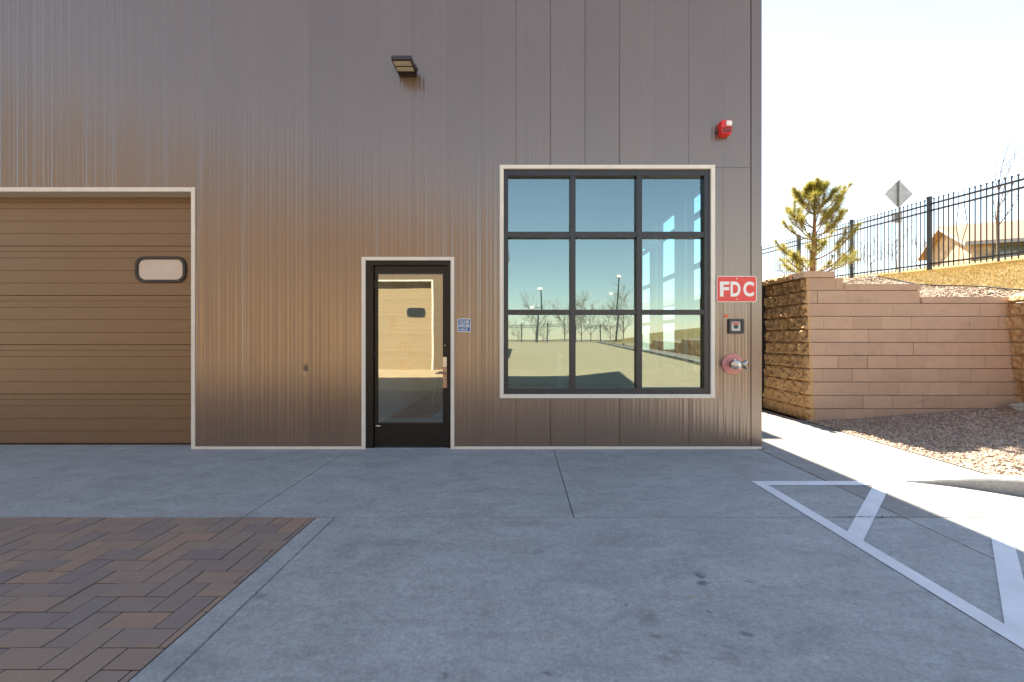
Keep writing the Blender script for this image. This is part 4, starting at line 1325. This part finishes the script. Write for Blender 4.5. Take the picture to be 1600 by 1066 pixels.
def bare_tree_mesh(seed, H, spread, depth, r0, rmin=0.0022):
    r = random.Random(seed); tk = MB(); tw = MB()
    def grow(p, d, L, rad, lev):
        mb = tk if lev == 0 else tw
        q = [p.copy()]; v = d.copy(); n_ = 5
        for s in range(n_):
            jw = 0.05 if lev == 0 else 0.14
            v = (v + Vector((r.uniform(-jw, jw), r.uniform(-jw, jw), 0.05))).normalized()
            p = p + v * (L / n_); q.append(p.copy())
            if lev < depth and (lev > 0 or s >= 1):
                for _ in range(2 if lev == 0 else r.choice((1, 1, 2))):
                    a = r.uniform(0, 6.28)
                    side = (v.orthogonal().normalized())
                    side = Matrix.Rotation(a, 3, v) @ side
                    grow(p.copy(), (v * 0.75 + side * spread * r.uniform(0.6, 1.2)).normalized(), L * r.uniform(0.38, 0.6), rad * (1 - s / n_ * 0.6) * 0.5, lev + 1)
        mb.tube(q, [max(rmin, rad * (1 - 0.8 * i / n_)) for i in range(n_ + 1)], 5 if lev < 2 else 3, cap=False)
    grow(Vector((0, 0, -0.1)), Vector((-0.02, 0, 1)), H, r0, 0)
    return tk.mesh('trunk', 'bark', smooth=True), tw.mesh('crown', 'bark')
def bare_tree(me, x, y, z, s, label, rot=0.0, group=None, name='bare_tree'):
    t = thing(name, label, 'tree', (x, y, z), group)
    for m_, nme in zip(me, ('trunk', 'crown')):
        o = bpy.data.objects.new(nme, m_); COL.objects.link(o); o.parent = t
    t.scale = (s, s, s); t.rotation_euler = (0, 0, rot)
    return t
tA = bare_tree_mesh(5, 3.9, 0.5, 2, 0.055)
tB = bare_tree_mesh(9, 3.2, 0.75, 3, 0.07, 0.008)
tC = bare_tree_mesh(14, 2.8, 0.95, 3, 0.06, 0.008)
bx_, by_ = (1560 - 814) / FPX * 14, 14
bare_tree(tA, bx_, by_, hillz(bx_, by_), 0.74, 'slender leafless young tree behind the fence near the house')
far_lab = ['leafless brown tree far behind the fence, nearest the road sign', 'leafless brown tree far behind the fence, between the sign and the pine', 'leafless bushy tree far behind the fence, just beside the house gable', 'low leafless tree seen through the fence behind the pine', 'thin leafless tree seen through the fence beyond the pine']
for k, (px, d, s, me) in enumerate(((1402, 42, 0.85, tB), (1362, 46, 1.0, tC), (1436, 44, 0.9, tC), (1330, 52, 1.05, tB), (1226, 56, 1.0, tC))):
    x = (px - 814) / FPX * d
    bare_tree(me, x, d, hillz(x, d) - 0.1, s, far_lab[k], k * 1.3, 'bare trees beyond the fence')

# ================================================================== ROAD SIGN
sxx, syy = (1405.5 - 814) / FPX * 16.5, 16.5
zg = hillz(sxx, syy)
rsn = thing('road_sign', 'grey back of a diamond road sign on a steel post behind the fence', 'road sign', (sxx, syy, zg))
zc = EYE + (530 - 302.5) / FPX * 16.5
dm = MB(); hd = 0.54
dm.prism([(sxx - hd, syy + 0.04, zc), (sxx, syy + 0.04, zc - hd), (sxx + hd, syy + 0.04, zc), (sxx, syy + 0.04, zc + hd)], (0, 0.006, 0))
dm.build('diamond_plate', 'galv', rsn)
MB().box(sxx - 0.032, sxx + 0.032, syy - 0.03, syy + 0.035, zg - 0.2, zc + 0.5).build('post', 'galv', rsn, bevel=0.004)
MB().box(sxx - 0.23, sxx + 0.14, syy + 0.04, syy + 0.046, zc - 1.08, zc - 0.72).build('lower_plate', 'galv', rsn)
for q in (-0.3, 0.3): MB().cyl((sxx, syy - 0.03, zc + q), (sxx, syy - 0.045, zc + q), 0.02, seg=8).build('bolt', 'steel', rsn)

# ================================================================== HOUSE ON THE HILL
R0 = Vector((26.5, 26.0, 0)); L0v = Vector((28.5, 31.0, 0))
gdir = (L0v - R0).normalized(); glen = (L0v - R0).length
fdir = Vector((gdir.y, -gdir.x, 0))           # along the long front, towards the right and nearer
HS = thing('hillside_house', 'tan stone house with brown shingle roof and porch behind the fence', 'house', tuple(R0 + Vector((0, 0, 4.6))))
EZ, PZ, GZ, LEN = 7.1, 8.5, 4.2, 16.0
def hp(u, v, z): # u along front, v along gable (depth), z
    p = R0 + fdir * u + gdir * v; return (p.x, p.y, z)
body = MB()
body.prism([hp(0, 0, GZ), hp(0, glen, GZ), hp(0, glen, EZ), hp(0, glen / 2, PZ - 0.1), hp(0, 0, EZ)], fdir * 0.25)
body.build('gable_wall', 'plaster', HS)
wm = MB(); wm.prism([hp(0.25, 0, GZ), hp(1.0, 0, GZ), hp(1.0, 0.2, GZ), hp(0.25, 0.2, GZ)], (0, 0, EZ - GZ)); wm.build('stone_pier', 'plaster', HS)
wm = MB(); wm.prism([hp(0.25, 1.3, GZ), hp(LEN, 1.3, GZ), hp(LEN, 1.5, GZ), hp(0.25, 1.5, GZ)], (0, 0, EZ - GZ + 0.3)); wm.build('porch_wall', 'greywall', HS)
ov = 0.45
for s_, nm in ((0, 'roof'), (1, 'roof_rear')):
    sl = (PZ - EZ) / (glen / 2)
    rfm = MB()
    if s_ == 0: pts = [hp(-ov, -ov, EZ - sl * ov), hp(LEN, -ov, EZ - sl * ov), hp(LEN, glen / 2, PZ), hp(-ov, glen / 2, PZ)]
    else: pts = [hp(-ov, glen / 2, PZ), hp(LEN, glen / 2, PZ), hp(LEN, glen + ov, EZ - sl * ov), hp(-ov, glen + ov, EZ - sl * ov)]
    rfm.prism(pts, (0, 0, 0.1)); rfm.build(nm, 'shingle', HS)
fc = MB(); sl = (PZ - EZ) / (glen / 2)
fc.prism([hp(-ov - 0.03, -ov, EZ - sl * ov - 0.16), hp(-ov - 0.03, glen / 2, PZ - 0.16), hp(-ov - 0.03, glen / 2, PZ + 0.03), hp(-ov - 0.03, -ov, EZ - sl * ov + 0.03)], fdir * 0.028)
fc.prism([hp(-ov - 0.03, glen / 2, PZ - 0.16), hp(-ov - 0.03, glen + ov, EZ - sl * ov - 0.16), hp(-ov - 0.03, glen + ov, EZ - sl * ov + 0.03), hp(-ov - 0.03, glen / 2, PZ + 0.03)], fdir * 0.028)
fc.build('barge_board', 'greywall', HS)
MB().prism([hp(-ov, -ov - 0.03, EZ - sl * ov - 0.12), hp(LEN, -ov - 0.03, EZ - sl * ov - 0.12), hp(LEN, -ov - 0.005, EZ - sl * ov - 0.12), hp(-ov, -ov - 0.005, EZ - sl * ov - 0.12)], (0, 0, 0.2)).build('fascia', 'greywall', HS)
for u in (3.3, 6.3, 9.5, 12.8):
    MB().prism([hp(u, 0.0, GZ), hp(u + 0.28, 0.0, GZ), hp(u + 0.28, 0.28, GZ), hp(u, 0.28, GZ)], (0, 0, EZ - GZ - 0.05)).build('porch_post', 'plaster', HS)
for u, wd, z0, z1 in ((1.7, 1.3, 5.45, 6.85), (4.2, 1.2, 5.3, 6.85), (7.2, 1.4, 5.4, 6.85), (10.4, 1.3, 5.4, 6.85)):
    fo = MB().prism([hp(u - 0.1, 1.22, z0 - 0.1), hp(u + wd + 0.1, 1.22, z0 - 0.1), hp(u + wd + 0.1, 1.22, z1 + 0.1), hp(u - 0.1, 1.22, z1 + 0.1)], gdir * 0.075).build('window', 'white', HS)
    MB().prism([hp(u, 1.19, z0), hp(u + wd, 1.19, z0), hp(u + wd, 1.19, z1), hp(u, 1.19, z1)], gdir * 0.025).build('pane', 'house_glass', fo)

# ================================================================== BEHIND THE CAMERA (seen in the glass and the wall's sheen)
zo = 0.22
OB = thing('storage_building', 'tan metal storage building with cream trimmed garage door, mirrored in the entry door glass', 'building', (-6, -4.55, zo))
FY = -4.55
holes = [(-6.9, -2.97, -1, zo + 3.0)]
fw = MB(); wall_with_holes(fw, -16, -0.9, zo - 0.3, 5.6, FY - 0.12, FY, holes); fw.build('front_wall', 'tan', OB)
MB().box(-16, -0.9, FY - 9, FY - 8.9, zo - 0.3, 5.6).box(-1.0, -0.9, FY - 8.9, FY - 0.12, zo - 0.3, 5.6).box(-16, -15.9, FY - 8.9, FY - 0.12, zo - 0.3, 5.6).build('outer_walls', 'tan', OB)
MB().box(-16.2, -0.7, FY - 9.2, FY + 0.05, 5.6, 5.72).build('roof', 'galv', OB)
OW = thing('added_reflection_block', 'unseen grey block added to shape the reflections in the ribbed brown wall', 'building', (-20, FY, zo))  # invented block, not seen directly; its reflection gives the wall ribs contrast
MB().box(-30, -16.3, FY - 9, FY - 0.02, zo - 0.3, 5.9).build('lower_block', 'reflected_grey', OW)
MB().prism([(-30, FY - 0.03, 5.9), (-5.5, FY - 0.03, 5.9), (-18, FY - 0.03, 10.2), (-30, FY - 0.03, 10.2)], (0, -9, 0)).build('upper_block', 'reflected_grey', OW)
MB().prism([(-30.1, FY + 0.05, 10.22), (-18, FY + 0.05, 10.22), (-5.4, FY + 0.05, 5.92), (-5.4, FY + 0.05, 6.0), (-18, FY + 0.05, 10.32), (-30.1, FY + 0.05, 10.32)], (0, -9.1, 0)).build('roof', 'galv', OW)
garage_door(OB, -6.87, -3.0, zo + 2.98, FY, -1, zo, 'tan_door', -3.55, 2.17, 0.06)

FF = thing('far_fence', 'black metal picket fence at the far edge of the lot, mirrored in the window', 'fence', (0, -32.4, lotz(-32.4)))
fp = MB()
for k in range(190):
    x = -12 + k * 0.115; fp.box(x - .008, x + .008, -32.408, -32.392, 0.9, 2.65)
tag(fp.build('pickets', 'fence', FF), kind='stuff')
for k in range(9): MB().box(-12.05 + 2.44 * k, -11.95 + 2.44 * k, -32.55, -32.45, 0.8, 2.75).build('post', 'fence', FF)
for z in (1.05, 2.3, 2.48): MB().box(-12, 9.7, -32.445, -32.415, z, z + 0.04).build('rail', 'fence', FF)
def light_pole(x, y, h, label, lean):
    z = lotz(y) if x < 7.6 else hillz(x, y)
    p = thing('light_pole', label, 'light pole', (x, y, z), 'light poles round the lot')
    MB().tube([(x, y, z - 0.1), (x + lean, y, z + h)], [0.09, 0.06], 10).build('pole', 'fence', p)
    MB().box(x + lean - 0.35, x + lean + 0.1, y + 0.08, y + 0.45, z + h - 0.15, z + h + 0.1).build('lamp_head', 'white', p, bevel=0.03)
    MB().box(x + lean - 1.1, x + lean - 0.75, y + 0.08, y + 0.4, z + h - 1.9, z + h - 1.6).build('lower_lamp_head', 'white', p, bevel=0.03)
    MB().tube([(x + lean, y, z + h - 1.75), (x + lean - 0.9, y + 0.2, z + h - 1.75)], 0.03, 6).build('arm', 'fence', p)
light_pole(1.75, -33.2, 5.4, 'light pole with two white lamp heads behind the far fence', 0.05)
light_pole(9.3, -33.5, 6.4, 'taller leaning light pole on the bank beyond the far fence', 0.5)
rl = random.Random(77)
labs = 'leafless tree behind the far fence, mirrored in the window'
for k in range(15):
    x = -11 + k * 1.55 + rl.uniform(-.5, .5); y = -34.5 - rl.uniform(0, 7)
    bare_tree((tB, tC)[k % 2], x, y, 0.3, rl.uniform(0.65, 1.35), labs, rl.uniform(0, 6), 'bare trees behind the far fence')
